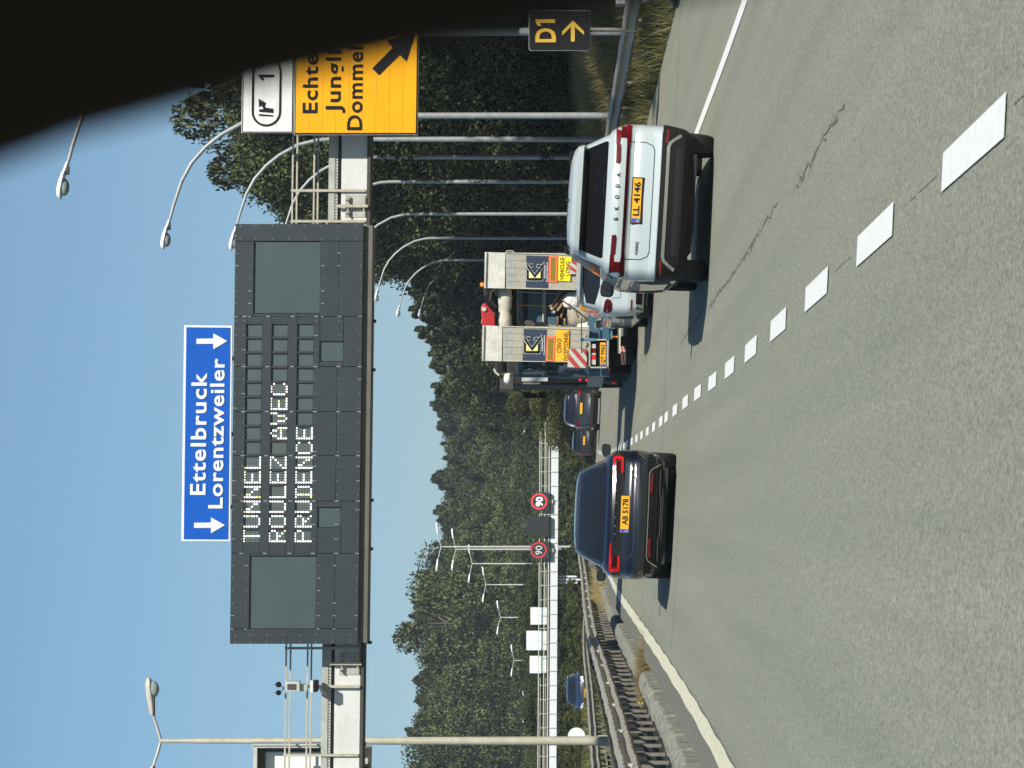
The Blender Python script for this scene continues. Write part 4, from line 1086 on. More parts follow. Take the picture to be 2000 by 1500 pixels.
S.strip('bumper_strip', [(-.74, .24), (-.66, .37), (-.60, .40), (.60, .40), (.66, .37), (.74, .24)], 'rear', .014, M['chrome'], .014)
S.strip('bumper_strip', [(-.66, .24), (-.35, .25), (-.25, .225), (.25, .225), (.35, .25), (.66, .24)], 'rear', .012, M['rim'], .014)
for i, x in enumerate((-.29, -.17, -.05, .16, .34)): MB().box((x - .012, S.hit(x, .86, 'rear')[0].y - .006, .855), (x + .012, S.hit(x, .86, 'rear')[0].y + .01, .867)).build('badge_letter', M['rim'], S.root)
S.text('electric', .38, .53, .69, .02, M['rim'], .006) if 0 else None
MB().box((-.7, .3, .12), (.7, 4.3, .22)).build('underbody', M['chassis'], S.root)
for sx in (1, -1): S.mirror(sx, 2.75, 1.0, M['navyp'], wid=.20, hgt=.15, out=1.06)

# white hatchback half hidden -------------------------------------
def hatch_levels(L=4.3, H=1.5, W=.89, slope=.45, belt=.98):
    k = H / 1.5
    return [(.20, .18, L - .15, W - .08, .2, .12), (.34, .04, L - .05, W - .02, .22, .13), (.50, .0, L, W, .22, .14), (.60, .03, L, W + .005, .22, .13), (.80, .06, L - .06, W + .005, .2, .13), (belt - .1, .06, L - .25, W, .2, .14),
            (belt, .12, L - .9, W - .03, .2, .14), (belt + .02, .16, L - 1.0, W - .09, .18, .13), (belt + .22 * k, .16 + slope * .45, L - 1.4, W - .15, .17, .12), (belt + .40 * k, .16 + slope * .85, L - 1.75, W - .22, .17, .11), (belt + .43 * k, .14 + slope * .6, L - 1.85, W - .24, .17, .1), (H - .05, .2 + slope, L - 2.1, W - .32, .2, .09), (H - .01, .5 + slope, L - 2.3, W - .48, .2, .05), (H, .9 + slope, L - 2.5, W - .7, .1, .02)]
def hatch(label, X_, Y_, lv, paint, name, plate=None, rotz=0.0, group=None, z=None, light=M['red'], belt=.98, H=1.5, W=.89, L=4.3):
    c_ = Car(label, 'car', (X_, Y_, zr(X_, Y_) if z is None else z), (0, -ROLL if z is None else 0, rotz), lv, paint, group, sub=2)
    c_.root.name = name; k = H / 1.5
    c_.wheels((.75, L - .85), W - .13, .325, .21); c_.arches((.75, L - .85), .39)
    t0, t1 = belt + .05, belt + .38 * k
    c_.patch('rear_window', [(-W + .18, t0), (W - .18, t0), (W - .27, t1), (-W + .27, t1)], 'rear', M['glass'], .006, .08, rnd=1)
    for ax in ('left', 'right'):
        c_.patch('side_window', [(.5, belt + .08), (L - 1.15, belt + .04), (L - 1.75, t1), (.85, t1)], ax, M['glass'], .006, .12)
    c_.patch('windscreen', [(-W + .16, belt + .05), (W - .16, belt + .05), (W - .27, t1 + .02), (-W + .27, t1 + .02)], 'front', M['glass'], .006, .08, rnd=1)
    for sg in (1, -1):
        f = (lambda p: p) if sg > 0 else sym
        c_.patch('tail_light', f([(W - .27, belt - .20), (W - .05, belt - .21), (W - .045, belt - .05), (W - .10, belt - .035), (W - .32, belt - .07)]), 'rear', light, .009, .06, rnd=1)
        c_.patch('reflector', f([(W - .30, .43), (W - .10, .43), (W - .10, .46), (W - .30, .46)]), 'rear', M['reflex'], .012)
        c_.patch('headlight', f([(W - .36, .62), (W - .06, .66), (W - .08, .80), (W - .34, .72)]), 'front', M['lampw'], .008, .06)
        c_.mirror(sg, L - 1.55, belt + .04, paint, wid=.18, hgt=.14, out=W + .12)
    c_.strip('shut_line', [(-W + .32, belt - .2), (-W + .34, .66), (W - .34, .66), (W - .32, belt - .2)], 'rear', .010, M['line_dark'])
    c_.patch('grille', [(-.5, .42), (.5, .42), (.55, .60), (-.55, .60)], 'front', M['plastic'], .006, .1)
    c_.patch('rear_bumper', [(-W + .08, .23), (W - .08, .23), (W - .04, .36), (-W + .04, .36)], 'rear', M['plastic'], .006, .1)
    if plate: c_.number(-.26, .26, .72, .83, plate)
    MB().box((-W + .2, .3, .15), (W - .2, L - .3, .24)).build('underbody', M['chassis'], c_.root)
    return c_
wh = hatch('white hatchback half hidden between the SUV and the low loader', 4.63, 52.0, hatch_levels(4.3, 1.55, .90, .5, 1.02), M['whitep'], 'white_hatchback', light=M['reddark'], belt=1.02, H=1.55, W=.90)
ah = hatch('dark grey people carrier ahead of the low loader, to its left', 4.55, 124, hatch_levels(4.6, 1.72, .90, .25, 1.12), M['greyp'], 'dark_people_carrier', belt=1.12, H=1.72, W=.90, L=4.6)
ah.number(-.26, .26, .80, .91, 'FT 7730') if 0 else MB().box((-.26, -.02, .86), (.26, .06, .97)).build('number_plate', M['plate'], ah.root)
ah2 = hatch('dark car farthest ahead, half hidden behind the people carrier', 3.95, 160, hatch_levels(4.3, 1.48, .88, .5, .98), M['navyp'], 'distant_dark_car')
MB().box((-.26, -.02, .72), (.26, .06, .83)).build('number_plate', M['plate'], ah2.root)
bl = hatch('blue oncoming car with a yellow front plate beyond the left barrier', -9.35, 138.3, hatch_levels(4.3, 1.52, .88, .4, 1.0), M['bluep'], 'blue_oncoming_car', rotz=math.pi, z=gz(-9.3, 136) + .12, belt=1.0, H=1.52, W=.88)
MB().box((-.26, 4.28, .50), (.26, 4.34, .61)).build('number_plate', M['plate'], bl.root)
od = hatch('dark oncoming car of which only the roof shows over the left barrier', -11.0, 189, hatch_levels(4.3, 1.5, .88, .4, 1.0), M['navyp'], 'dark_oncoming_car', rotz=math.pi, z=gz(-11, 187) + .10, belt=1.0)
for c_ in (suv, dk): c_.root.location.z += 0

# ---------------------------------------------------------------- the low loader
LD = 60.5
M['ramp'] = mat('ramp_alloy', (.30, .29, .235), .6, metal=.1, noise=2.2, col2=(.40, .385, .31), noise2=(18, .85, 1.08))
M['rampw'] = mat('ramp_worn_white', (.46, .46, .41), .6, noise=3.5, col2=(.66, .66, .61), noise2=(25, .8, 1.1))
M['rblue'] = mat('ramp_blue_wear', (.23, .26, .29), .6, noise=6, col2=(.36, .36, .33))
M['navy'] = mat('sticker_navy', (.018, .032, .065), .45)
M['blueg'] = mat('machine_blue', (.028, .085, .14), .45, noise=2.5, col2=(.045, .12, .18), noise2=(20, .75, 1.1))
M['bluel'] = mat('machine_blue_pale', (.06, .15, .22), .5, noise=4, col2=(.09, .2, .27))
M['cream'] = mat('cream_edge', (.5, .5, .4), .6)
M['tarp'] = mat('cream_tarpaulin', (.40, .38, .30), .75, noise=3, col2=(.55, .53, .44), bump=(5, .6, .05))
M['sheet'] = mat('white_sheet', (.62, .62, .57), .6, noise=5, col2=(.74, .74, .70), bump=(7, .8, .06))
M['bigbag'] = mat('beige_bag', (.26, .235, .185), .8, noise=4, col2=(.37, .34, .28), bump=(8, .7, .04))
M['wood'] = mat('timber', (.19, .115, .055), .8, noise=9, col2=(.34, .22, .12), map_scale=(1, .2, 1))
M['woodd'] = mat('dark_timber', (.07, .05, .028), .8, noise=9, col2=(.17, .12, .07))
M['redm'] = mat('machine_red', (.42, .012, .014), .4, coat=.3)
M['salmon'] = mat('marker_border', (.85, .16, .07), .5)
M['olive'] = mat('marker_reflector', (.21, .16, .008), .35)
M['yel'] = mat('board_yellow', (.80, .62, .01), .5)
M['oran'] = mat('board_orange', (.80, .40, .012), .5)
M['pale'] = mat('logo_yellow', (.85, .74, .22), .5)
M['stripe'] = mat('stripe_red', (.38, .035, .035), .5)
M['stripw'] = mat('stripe_white', (.42, .44, .40), .5)
M['amber'] = mat('amber_lamp', (.8, .2, .01), .3, emit=(1, .3, .02), emit_s=.3)
loader = empty('low_loader', P(1248, 600, LD), label='low loader lorry with two raised alloy ramps and CONVOI EXCEPTIONNEL board', cat='lorry')
loader.location.z = zr(4.53, LD + 1); LO = loader.location.copy()
def lp(name, pts, D, dep, m, parent=loader, bevel=0): return MB(LO).px(pts, D, dep).build(name, m, parent, bevel=bevel)
def lr(name, x0, x1, y0, y1, D, dep, m, parent=loader, bevel=0): return lp(name, [(x0, y0), (x0, y1), (x1, y1), (x1, y0)], D, dep, m, parent, bevel)
def ramp(xa, yR, yL, x_end, yR2, yL2, grooves, nav, wx):
    """yR/yL right and left edge at the top, yR2/yL2 at x_end"""
    eR = lambda x: lerp(yR, yR2, (x - xa) / (x_end - xa)); eL = lambda x: lerp(yL, yL2, (x - xa) / (x_end - xa))
    rp = lp('ramp', [(xa + 4, eR(xa + 4)), (xa + 4, eL(xa + 4)), (x_end, yL2), (x_end, yR2)], LD + .03, .16, M['dark'])
    lp('ramp_lip', [(xa, yR), (xa - 1.5, yL), (xa + 1.5, yL), (xa + 3.5, yR)], LD - .05, .2, M['rampw'], rp)
    lp('ramp_flap', [(xa + 4.2, yR + .2), (xa + 2.4, yL - .2), (wx - 1.2, eL(wx)), (wx, eR(wx))], LD, .05, M['rampw'], rp)
    ys_ = [eR(wx)] + grooves + [eL(wx)]
    for i in range(len(ys_) - 1):
        a, b = ys_[i] + (.25 if i else 0), ys_[i + 1] - (.25 if i < len(ys_) - 2 else 0)
        dR = (yR2 - eR(wx)) ; 
        lp('ramp_plank', [(wx + 1.2, a), (wx + 1.2, b), (x_end, b + 1.6), (x_end, a + 1.6)], LD - .0, .05, M['ramp'], rp)
    for i in range(len(ys_) - 1):
        a, b = ys_[i] + 1.2, ys_[i + 1] - 1.2
        lp('scuff_mark', [(wx + 5, a + 1), (wx + 6.5, b), (wx + 18, b + .6), (wx + 20, a + 2.5), (wx + 12, a + .5)], LD - .004, .004, M['rblue'], rp)
    for e, s_ in ((eR, 1), (eL, -1)):
        lp('edge_rim', [(wx + 1, e(wx)), (wx + 1, e(wx) + s_ * 1.2), (x_end, e(x_end) + s_ * 1.2), (x_end, e(x_end))], LD - .03, .05, M['cream'], rp)
    return rp
def logo(dx, dy, par):
    """navy sticker with the outlined K emblem; coordinates are those of the left ramp"""
    def q(pts): return [(940 + a / 9.378 + dx, 620 + b / 9.378 + dy) for a, b in pts]
    def put(pts, m, lay, nm='emblem'): return lp(nm, q(pts), LD - .020 - lay * .003, .003, m, par)
    br = [(780, 470), (780, 640), (800, 662), (1055, 665), (1080, 645), (1085, 470), (1040, 470), (1037, 618), (820, 615), (825, 470)]
    put([(a + (-5 if a < 930 else 5) * (1 if a in (780, 1085, 1080, 800, 1055) else -1), b + (6 if b > 600 and b != 618 and b != 615 else 0)) for a, b in br], M['white'], 1)
    put(br, M['black'], 2)
    put([(826, 480), (826, 612), (915, 612)], M['pale'], 3); put([(1034, 480), (1034, 612), (945, 612)], M['pale'], 3)
    V = [(783, 335), (925, 548), (1098, 325), (1098, 405), (930, 612), (788, 425)]
    put([(777, 322), (925, 538), (1105, 310), (1104, 410), (930, 622), (780, 430)], M['white'], 4); put(V, M['black'], 5)
    for fl in ([(825, 360), (892, 358), (888, 412), (850, 412)], [(975, 368), (1062, 366), (1030, 412), (966, 412)]):
        cxm = sum(p[0] for p in fl) / 4; cym = sum(p[1] for p in fl) / 4
        put([(cxm + (a - cxm) * 1.15, cym + (b - cym) * 1.25) for a, b in fl], M['white'], 1); put(fl, M['black'], 2)
    mb = MB(LO); px_text(mb, 'Constructions', 620 + 688 / 9.378 + dy, 620 + 325 / 9.378 + dy, 940 + 1166 / 9.378 + dx, 2.9, LD - .024, .02); mb.build('lettering', M['white'], par)
    for k in range(8):
        a = 615 - k * 30; lp('emblem', q([(1108, a), (1108, a - 21), (1124, a - 21), (1124, a)]), LD - .023, .003, M['white'], par)
rR = ramp(947, 492.3, 562.5, 1152, 497.5, 567, [509, 523.5, 537, 550], None, 987)
rL = ramp(942.3, 635.5, 704.8, 1150, 643, 708, [652, 665.5, 678.5, 691.5], None, 981)
MB(LO).tube([P(988.5, 495, LD), P(989, 491, LD), P(991, 490, LD), P(1000, 490, LD), P(1003, 491, LD), P(1003.5, 495, LD)], .012, 6).build('handle', M['cream'], rR)
st = lp('sticker', [(1028, 499), (1027, 561), (1070, 562.5), (1071.5, 500.5)], LD - .016, .01, M['navy'], rR); logo(5.3, -142.4, st)
st = lp('sticker', [(1023, 642.5), (1020.5, 704), (1064.5, 705.5), (1067.5, 643.5)], LD - .016, .01, M['navy'], rL); logo(0, 0, st)
mk = lp('marker_panel', [(1072, 499), (1071, 551), (1087.7, 552), (1089.3, 499.5)], LD - .03, .02, M['salmon'], rR); lp('reflector', [(1076, 503), (1075, 548), (1084, 548.3), (1085.2, 503)], LD - .035, .01, M['olive'], mk)
mk = lp('marker_panel', [(1068, 655.5), (1065.5, 706.5), (1082.5, 707.3), (1084.5, 656.5)], LD - .03, .02, M['salmon'], rL); lp('reflector', [(1070.5, 660.5), (1069, 702), (1079, 703), (1081, 661)], LD - .035, .01, M['olive'], mk)
yb_ = lp('warning_board', [(1091, 500.5), (1089.5, 548), (1113.5, 550), (1117, 502)], LD - .04, .03, M['yel'], rR, .004)
mb = MB(LO); px_text(mb, 'VEHICULE', 546.5, 503, 1101.2, 7.8, LD - .046, .012, tilt=-.02); px_text(mb, 'LONG', 538, 511, 1112.4, 7.6, LD - .046, .012, tilt=-.02); mb.build('lettering', M['black'], yb_)
ob_ = lp('warning_board', [(1086, 643.5), (1084, 706), (1110.3, 707.5), (1112, 644.5)], LD - .04, .03, M['oran'], rL, .004)
mb = MB(LO); px_text(mb, 'CONVOI', 689, 661.5, 1096.4, 9, LD - .046, .008, tilt=-.01); px_text(mb, 'EXCEPTIONNEL', 704.3, 647.5, 1109.6, 9, LD - .046, .008, tilt=-.01); mb.build('lettering', M['black'], ob_)
# striped hazard plates
def hazard(pts, n, rot, par, D=LD - .1):
    """pts: four photograph corners a b c d; n red bands across a->c"""
    pl = lp('hazard_plate', pts, D, .03, M['stripw'], par)
    a, b, c_, d_ = [Vector((p[0], p[1])) for p in pts]
    def uv(u, v): return (1 - u) * ((1 - v) * a + v * b) + u * ((1 - v) * d_ + v * c_)
    for k in range(n):
        c0 = -.55 + k * (1.75 / n); w_ = .30
        # band region c0 < u - v*rot < c0+w, clipped to the unit square
        poly = [(0, 0), (1, 0), (1, 1), (0, 1)]
        def clip(poly, fn):
            out = []
            for i in range(len(poly)):
                p, q_ = poly[i], poly[(i + 1) % len(poly)]; fp_, fq = fn(p), fn(q_)
                if fp_ >= 0: out.append(p)
                if fp_ * fq < 0: t = fp_ / (fp_ - fq); out.append((lerp(p[0], q_[0], t), lerp(p[1], q_[1], t)))
            return out
        g_ = lambda p: p[0] - rot * p[1] if rot > 0 else p[0] + (-rot) * p[1] - 1
        poly = clip(poly, lambda p: g_(p) - c0); poly = clip(poly, lambda p: c0 + w_ - g_(p)) if len(poly) > 2 else []
        if len(poly) > 2: lp('stripe', [tuple(uv(*p)) for p in poly], D - .006, .006, M['stripe'], pl)
    return pl
hazard([(1112, 681), (1108, 717), (1145, 718.5), (1147, 682)], 3, .95, loader)
hazard([(1113, 512), (1112, 535), (1150, 536), (1150, 492)], 3, .95, loader)
hazard([(1212, 676), (1212, 712), (1222, 712), (1222, 676)], 3, .6, loader, LD + .4)
# rear frame with lamps and number plate
for nm, r_ in (('frame_bar', (1150, 1153, 662, 719)), ('frame_bar', (1185, 1188.5, 662, 719)), ('frame_bar', (1150, 1188, 662, 665)), ('frame_bar', (1150, 1188, 716, 719))):
    lr(nm, *r_, LD - .2, .06, M['ramp'])
lr('rear_beam', 1150, 1190, 480, 735, LD + .25, .25, M['blueg']); lr('rear_panel', 1153, 1187, 664, 717, LD - .08, .05, M['plastic'])
tl = lr('tail_light', 1154, 1164.5, 671, 713, LD - .14, .06, M['plastic']); lr('lens', 1155, 1163.5, 672, 680, LD - .15, .02, M['stripw'], tl); lr('lens', 1155, 1163.5, 680.5, 689, LD - .15, .02, M['red'], tl); lr('lens', 1155, 1163.5, 689.5, 693, LD - .15, .02, M['stripw'], tl)
lr('lens', 1155, 1163.5, 693.5, 702, LD - .15, .02, M['redlit'], tl); lr('lens', 1155, 1163.5, 702.5, 712, LD - .15, .02, M['stripw'], tl)
tl = lr('tail_light', 1154, 1164.5, 487, 529, LD - .14, .06, M['plastic']); lr('lens', 1155, 1163.5, 498, 520, LD - .15, .02, M['redlit'], tl)
pn = lr('number_plate', 1172, 1183, 669, 715, LD - .15, .02, M['plate']); mb = MB(LO); px_text(mb, 'QT 9962', 710, 673, 1180.8, 7, LD - .158, .015); mb.build('lettering', M['black'], pn); lr('band', 1172.4, 1182.6, 711.5, 714.6, LD - .156, .004, M['eu'], pn)
lr('bracket', 1133, 1163, 660.5, 666, LD - .22, .05, M['bluel']); lr('rod', 1134.5, 1137, 620, 690, LD - .26, .02, M['dark'])
lr('hinge_block', 1186.5, 1203, 624, 642, LD - .1, .2, M['bluel'], bevel=.02); lr('hinge_block', 1186.5, 1203, 548, 566, LD - .1, .2, M['bluel'], bevel=.02); lr('rod', 1192, 1196, 642, 662, LD, .06, M['bluel'])
lp('wing_plate', [(1167, 622), (1168, 640), (1176, 642.5), (1180, 626)], LD - .2, .02, M['cream']); lp('wing_plate_inner', [(1169, 624), (1170, 638.5), (1176, 640.5), (1178.5, 627)], LD - .21, .02, M['plastic'])
lr('lamp_stalk', 1195, 1206, 656, 659, LD + .1, .05, M['amber']); lr('mud_flap', 1190, 1214, 664, 716, LD + .8, .03, M['plastic']); lr('mud_flap', 1190, 1226, 500, 545, LD + .8, .03, M['plastic'])
lr('underrun_bar', 1206, 1212, 590, 690, LD + .5, .1, M['tarp']); lr('side_flap', 1200, 1226, 575, 600, LD + .7, .05, M['bigbag'])
lr('deck', 1160, 1186, 486, 712, LD + .45, 11.5, M['blueg']); lr('chassis', 1186, 1206, 520, 690, LD + .8, 11, M['chassis'])
for sy, yy in ((-1, 690), (1, 512)):
    for k in range(3):
        for off in (0, .26):
            c0 = P(1200, yy, LD + 1.6); cxw = c0.x + (off if sy < 0 else -off)
            w_ = MB(LO).lathe([(-.12, .22), (-.12, .35), (-.09, .385), (.09, .385), (.12, .35), (.12, .22)], (cxw, LD + 1.7 + k * 1.15, LO.z + .385 - .045 * (cxw - LO.x)), 'x', 24).build('wheel', M['rubber'], loader, smooth=40)
# side and front of the lorry seen past the left ramp
GZ = LO.z
XL = P(0, 709, LD).x
def lb(name, x0, x1, yA, yB, z0, z1, m, bevel=0, parent=loader): return MB(LO).box((x0, yA, GZ + z0), (x1, yB, GZ + z1)).build(name, m, parent, bevel=bevel)
lb('side_plate', XL, XL + .05, LD + .5, LD + 4.5, 1.0, 1.75, M['blueg']); lb('side_plate', XL - .02, XL + .05, LD + 4.6, LD + 11.5, .75, 1.15, M['blueg'])
lp('gusset', [(1100, 711), (1100, 735), (1113, 738), (1124, 730), (1151, 736), (1140, 722), (1108, 712)], LD + 3.2, .05, M['bluel'])
for x, y in ((1113, 721), (1126, 721), (1133.4, 742), (1146, 742.6), (1188.7, 721.8), (1199, 748)):
    Dm = LD + (3.1 if y < 730 else 9.5)
    MB(LO).ball(P(x, y, Dm), .038, 6, 1, .4, 1).build('marker_lamp', M['redlit'], loader)
    MB(LO).box(P(x + 2.6, y + 2.2, Dm + .02), P(x - 2.6, y - 2.2, Dm + .3)).build('lamp_block', M['plastic'], loader)
XT = P(0, 735, LD + 10).x
lb('gooseneck', XT + .3, XT + 2.2, LD + 11, LD + 14.5, 1.1, 1.5, M['chassis'])
cabn = lb('cab', XT - .12, XT + 2.45, LD + 12.5, LD + 15.2, .75, 3.35, M['chassis'], .08)
lb('cab_deflector', XT + .1, XT + 2.2, LD + 12.6, LD + 14.4, 3.36, 3.72, M['plastic'], .12)
lb('side_tank', XT - .1, XT + .5, LD + 9.2, LD + 12.3, .45, 1.05, M['plastic'], .05); lb('side_skirt', XT - .12, XT - .02, LD + 8, LD + 12.3, .3, .6, M['chassis'])
lb('vertical_tank', XT - .06, XT + .5, LD + 11.2, LD + 12.3, 1.1, 2.8, M['chassis'], .1)
lb('exhaust_stack', XT - .08, XT + .05, LD + 11.0, LD + 11.1, 2.2, 2.9, M['galv'])
for k, (xx, yy_) in enumerate(((XT + .05, 9.9), (XT + .05, 14.2), (XT + 2.2, 9.9), (XT + 2.2, 14.2))):
    MB(LO).lathe([(-.15, .25), (-.15, .46), (-.11, .5), (.11, .5), (.15, .46), (.15, .25)], (xx, LD + yy_, GZ + .5 - .045 * (xx - LO.x)), 'x', 26).build('wheel', M['rubber'], loader, smooth=40)
for k in range(5):
    xx = XT + .02; MB(LO).lathe([(-.12, .2), (-.12, .36), (-.09, .385), (.09, .385), (.12, .36), (.12, .2)], (XL + .14, LD + 5.4 + k * .95, GZ + .385 + .05), 'x', 22).build('wheel', M['rubber'], loader, smooth=40)
# mirrors on a bow
MDm = LD + 15.0
mr_ = MB(LO).tube([P(1006, 757, MDm), P(1016, 764, MDm), P(1026, 772, MDm), P(1045, 774, MDm), P(1066, 775, MDm), P(1076, 768, MDm), P(1080, 757, MDm)], .022, 6).build('mirror_bow', M['plastic'], loader)
lp('mirror', [(1020, 766), (1022, 773), (1030, 778), (1049, 777.5), (1049, 768), (1030, 766)], MDm - .06, .12, M['plastic'], mr_, .02); lr('mirror', 1051.5, 1066, 766, 777.5, MDm - .06, .12, M['plastic'], mr_, .02)

# load on the deck: each thing for itself
def thing_px(name, lab, cat, x, y, D):
    t = empty(name, P(x, y, D), label=lab, cat=cat); return t, t.location.copy()
def tpx(par, o, name, pts, D, dep, m, bevel=0): return MB(o).px(pts, D, dep).build(name, m, par, bevel=bevel)
def rc(x0, x1, y0, y1): return [(x0, y0), (x0, y1), (x1, y1), (x1, y0)]
cont, co_ = thing_px('blue_container', 'weathered blue steel container standing on the low loader between the ramps', 'container', 1155, 620, LD + 1.3)
CDm = LD + 1.0
tpx(cont, co_, 'wall', rc(1012, 1158, 505, 714), CDm + .15, 5.5, M['blueg'])
tpx(cont, co_, 'top_edge', rc(1008.5, 1011.8, 503, 737), CDm - .02, .2, M['cream'])
tpx(cont, co_, 'frame_bar', rc(1012, 1021, 505, 735), CDm - .0, .14, M['bluel'])
tpx(cont, co_, 'opening', rc(1021.3, 1031, 560, 722), CDm + .06, .08, M['boardgap'])
tpx(cont, co_, 'panel', rc(1031.3, 1059, 560, 718), CDm + .02, .12, M['blueg'])
tpx(cont, co_, 'ledge', rc(1059.3, 1061.6, 560, 735), CDm - .08, .2, M['cream'])
tpx(cont, co_, 'rail', rc(1062, 1066.5, 560, 735), CDm + .02, .1, M['galv'])
tpx(cont, co_, 'opening', rc(1067, 1069, 560, 735), CDm + .06, .08, M['boardgap'])
tpx(cont, co_, 'panel', rc(1069.5, 1090, 560, 735), CDm + .0, .12, M['blueg'])
for k in range(9):
    a = 572 + (k * 37) % 66; b = 1073 + (k * 5) % 14
    tpx(cont, co_, 'hole', rc(b, b + 2, a, a + 2), CDm - .004, .01, M['boardgap'])
tpx(cont, co_, 'winch', [(1024, 628), (1024, 640), (1040, 641), (1046, 634), (1040, 627), (1030, 624)], CDm - .25, .25, M['dark'])
tpx(cont, co_, 'winch', rc(1040, 1062, 629, 641), CDm - .2, .2, M['plastic'])
for y in (713, 724): tpx(cont, co_, 'rib', rc(1012, 1100, y, y + 1.6), CDm - .04, .1, M['bluel'])
tpx(cont, co_, 'corner_post', rc(1008, 1106, 731, 737), CDm - .06, .12, M['blueg'])
roll, ro_ = thing_px('tarpaulin_roll', 'cream rolled tarpaulin lying across the top between the raised ramps', 'tarpaulin', 1005, 600, LD + .45)
MB(ro_).tube([P(986 + (1.2 if k % 2 else 0), 555 + k * 9, LD + .45) for k in range(11)], [.12, .15, .155, .165, .155, .15, .12, .155, .165, .16, .13], 14).build('roll', M['tarp'], roll, smooth=60)
MB(ro_).tube([P(976, 555, LD + .5), P(976.5, 600, LD + .5), P(973.5, 650, LD + .5)], .028, 8).build('pole', M['cream'], roll)
MB(ro_).px(rc(992, 1009, 553, 652), LD + .65, .3).build('dark_cover', M['chassis'], roll)
exc, eo = thing_px('excavator_arm', 'bright red excavator arm end with a steel pin rising behind the left ramp', 'excavator', 975, 615, LD + 5)
tpx(exc, eo, 'boom', [(939, 604), (941, 596), (947, 591), (955, 596), (964, 604), (967, 610), (967, 668), (940, 668), (943, 636), (939, 632), (941, 622)], LD + 4.6, .3, M['redm'], .02)
MB(eo).lathe([(-.03, .001), (-.03, .055), (.03, .055)], P(945.5, 604, LD + 4.58), 'y', 14).build('pin', M['galv'], exc); MB(eo).lathe([(-.03, .001), (-.03, .04), (.03, .04)], P(965, 614.5, LD + 4.58), 'y', 12).build('pin', M['dark'], exc)
MB(eo).tube([P(970, 607, LD + 4.7), P(962, 592, LD + 4.6), P(953, 574, LD + 4.5), P(948, 562, LD + 4.5)], [.12, .15, .13, .07], 8).build('hydraulic_ram', M['plastic'], exc)
MB(eo).tube([P(970, 600, LD + 4.4), P(957, 585, LD + 4.3), P(960, 570, LD + 4.3), P(968, 565, LD + 4.3)], .03, 6).build('hose', M['dark'], exc)
MB(eo).ball(P(942, 556, LD + 4.5), .06, 6).build('beacon', M['amber'], exc); MB(eo).tube([P(943, 556, LD + 4.5), P(956, 560, LD + 4.5)], .035, 6).build('beacon_stem', M['dark'], exc)
MB(eo).px(rc(967, 1006, 600, 665), LD + 4.7, .4).build('stick', M['dark'], exc)
# timbers
wr = random.Random(9)
wood, wo2 = thing_px('timber_stack', 'jumbled brown timber baulks lying on the deck between the ramps', 'timber', 1115, 610, LD + .6)
for (x0, y0, x1, y1, w_, m_) in ((1074, 600, 1100, 566, 5, 'wood'), (1080, 604, 1104, 572, 4.5, 'woodd'), (1088, 607, 1108, 580, 5, 'wood'), (1078, 612, 1092, 592, 5.5, 'woodd'), (1094, 622, 1106, 590, 4, 'wood'), (1088, 640, 1089, 617, 5, 'woodd'), (1099, 638, 1103, 622, 6, 'wood'), (1112, 640, 1108, 612, 4, 'woodd'), (1084, 590, 1092, 568, 3.5, 'wood')):
    d = Vector((x1 - x0, y1 - y0)); n_ = Vector((-d.y, d.x)).normalized() * w_ / 2
    MB(wo2).px([(x0 + n_.x, y0 + n_.y), (x1 + n_.x, y1 + n_.y), (x1 - n_.x, y1 - n_.y), (x0 - n_.x, y0 - n_.y)], LD + .45 + wr.uniform(0, .2), wr.uniform(.2, .3)).build('baulk', M[m_], wood, bevel=.01)
for x, y in ((1077.5, 602.5), (1082, 609)): MB(wo2).px([(x - 3, y), (x, y + 3.2), (x + 3, y), (x, y - 3.2)], LD + .42, .1).build('sawn_end', M['salmon'] if 0 else M['tarp'], wood)
strap = MB(P(1090, 600, LD + 1)); strap.tube([P(1072, 575, LD + .5), P(1088, 588, LD + .44), P(1100, 598, LD + .43), P(1104, 611, LD + .43)], .02, 6)
strap.build('strap', M['woodd'], wood)
def bag(name, lab, cx_, cy_, D, rx, ry, dep, m, seed, flat=0.0):
    rb = np.random.default_rng(seed); me_ = bmesh.new(); bmesh.ops.create_icosphere(me_, subdivisions=4, radius=1)
    vs = []; f_ = 5200 / D
    import mathutils.noise as mn
    for v in me_.verts:
        n_ = v.co.normalized(); q = 1 + .16 * mn.noise(n_ * 1.8 + Vector((seed, 0, 0))) + .10 * mn.noise(n_ * 5 + Vector((seed, 3, 0))) + .04 * mn.noise(Vector((n_.x * 14, n_.y * 14, n_.z * 4)))
        c_ = n_ * q
        c_.x = math.copysign(abs(c_.x) ** .75, c_.x); c_.z = math.copysign(abs(c_.z) ** .75, c_.z)
        vs.append((c_.x * ry / f_, c_.y * dep, c_.z * rx / f_))
    fs = [tuple(v.index for v in f.verts) for f in me_.faces]; me_.free()
    o = MB().add(vs, fs).build(name, m, None, smooth=70); o.location = P(cx_, cy_, D); return tag(o, lab, 'bag')
bag('bulk_bag', 'large beige bulk bag on the deck behind the white hatchback', 1134, 612, LD + .62, 26, 36, .34, M['bigbag'], 3)
bag('plastic_sheet', 'crumpled white plastic sheet on top of the bulk bag', 1118, 588, LD + .42, 18, 16, .2, M['sheet'], 8)
bag('folded_sheet', 'folded white sheeting lying beside the left ramp foot', 1144, 648, LD + .45, 18, 20, .2, M['sheet'], 12)
cr_, cro = thing_px('crate', 'grey box strapped high beside the left ramp', 'crate', 990, 745, LD + 8)
tpx(cr_, cro, 'case', rc(972, 1004, 727, 762), LD + 7.6, .8, M['dark'], .03); tpx(cr_, cro, 'lid', rc(969.5, 972, 726, 763), LD + 7.55, .9, M['plastic'])
MB(cro).tube([P(965, 720, LD + 7.5), P(968, 727, LD + 7.5), P(975, 733, LD + 7.5)], .03, 6).build('handle', M['cream'], cr_)
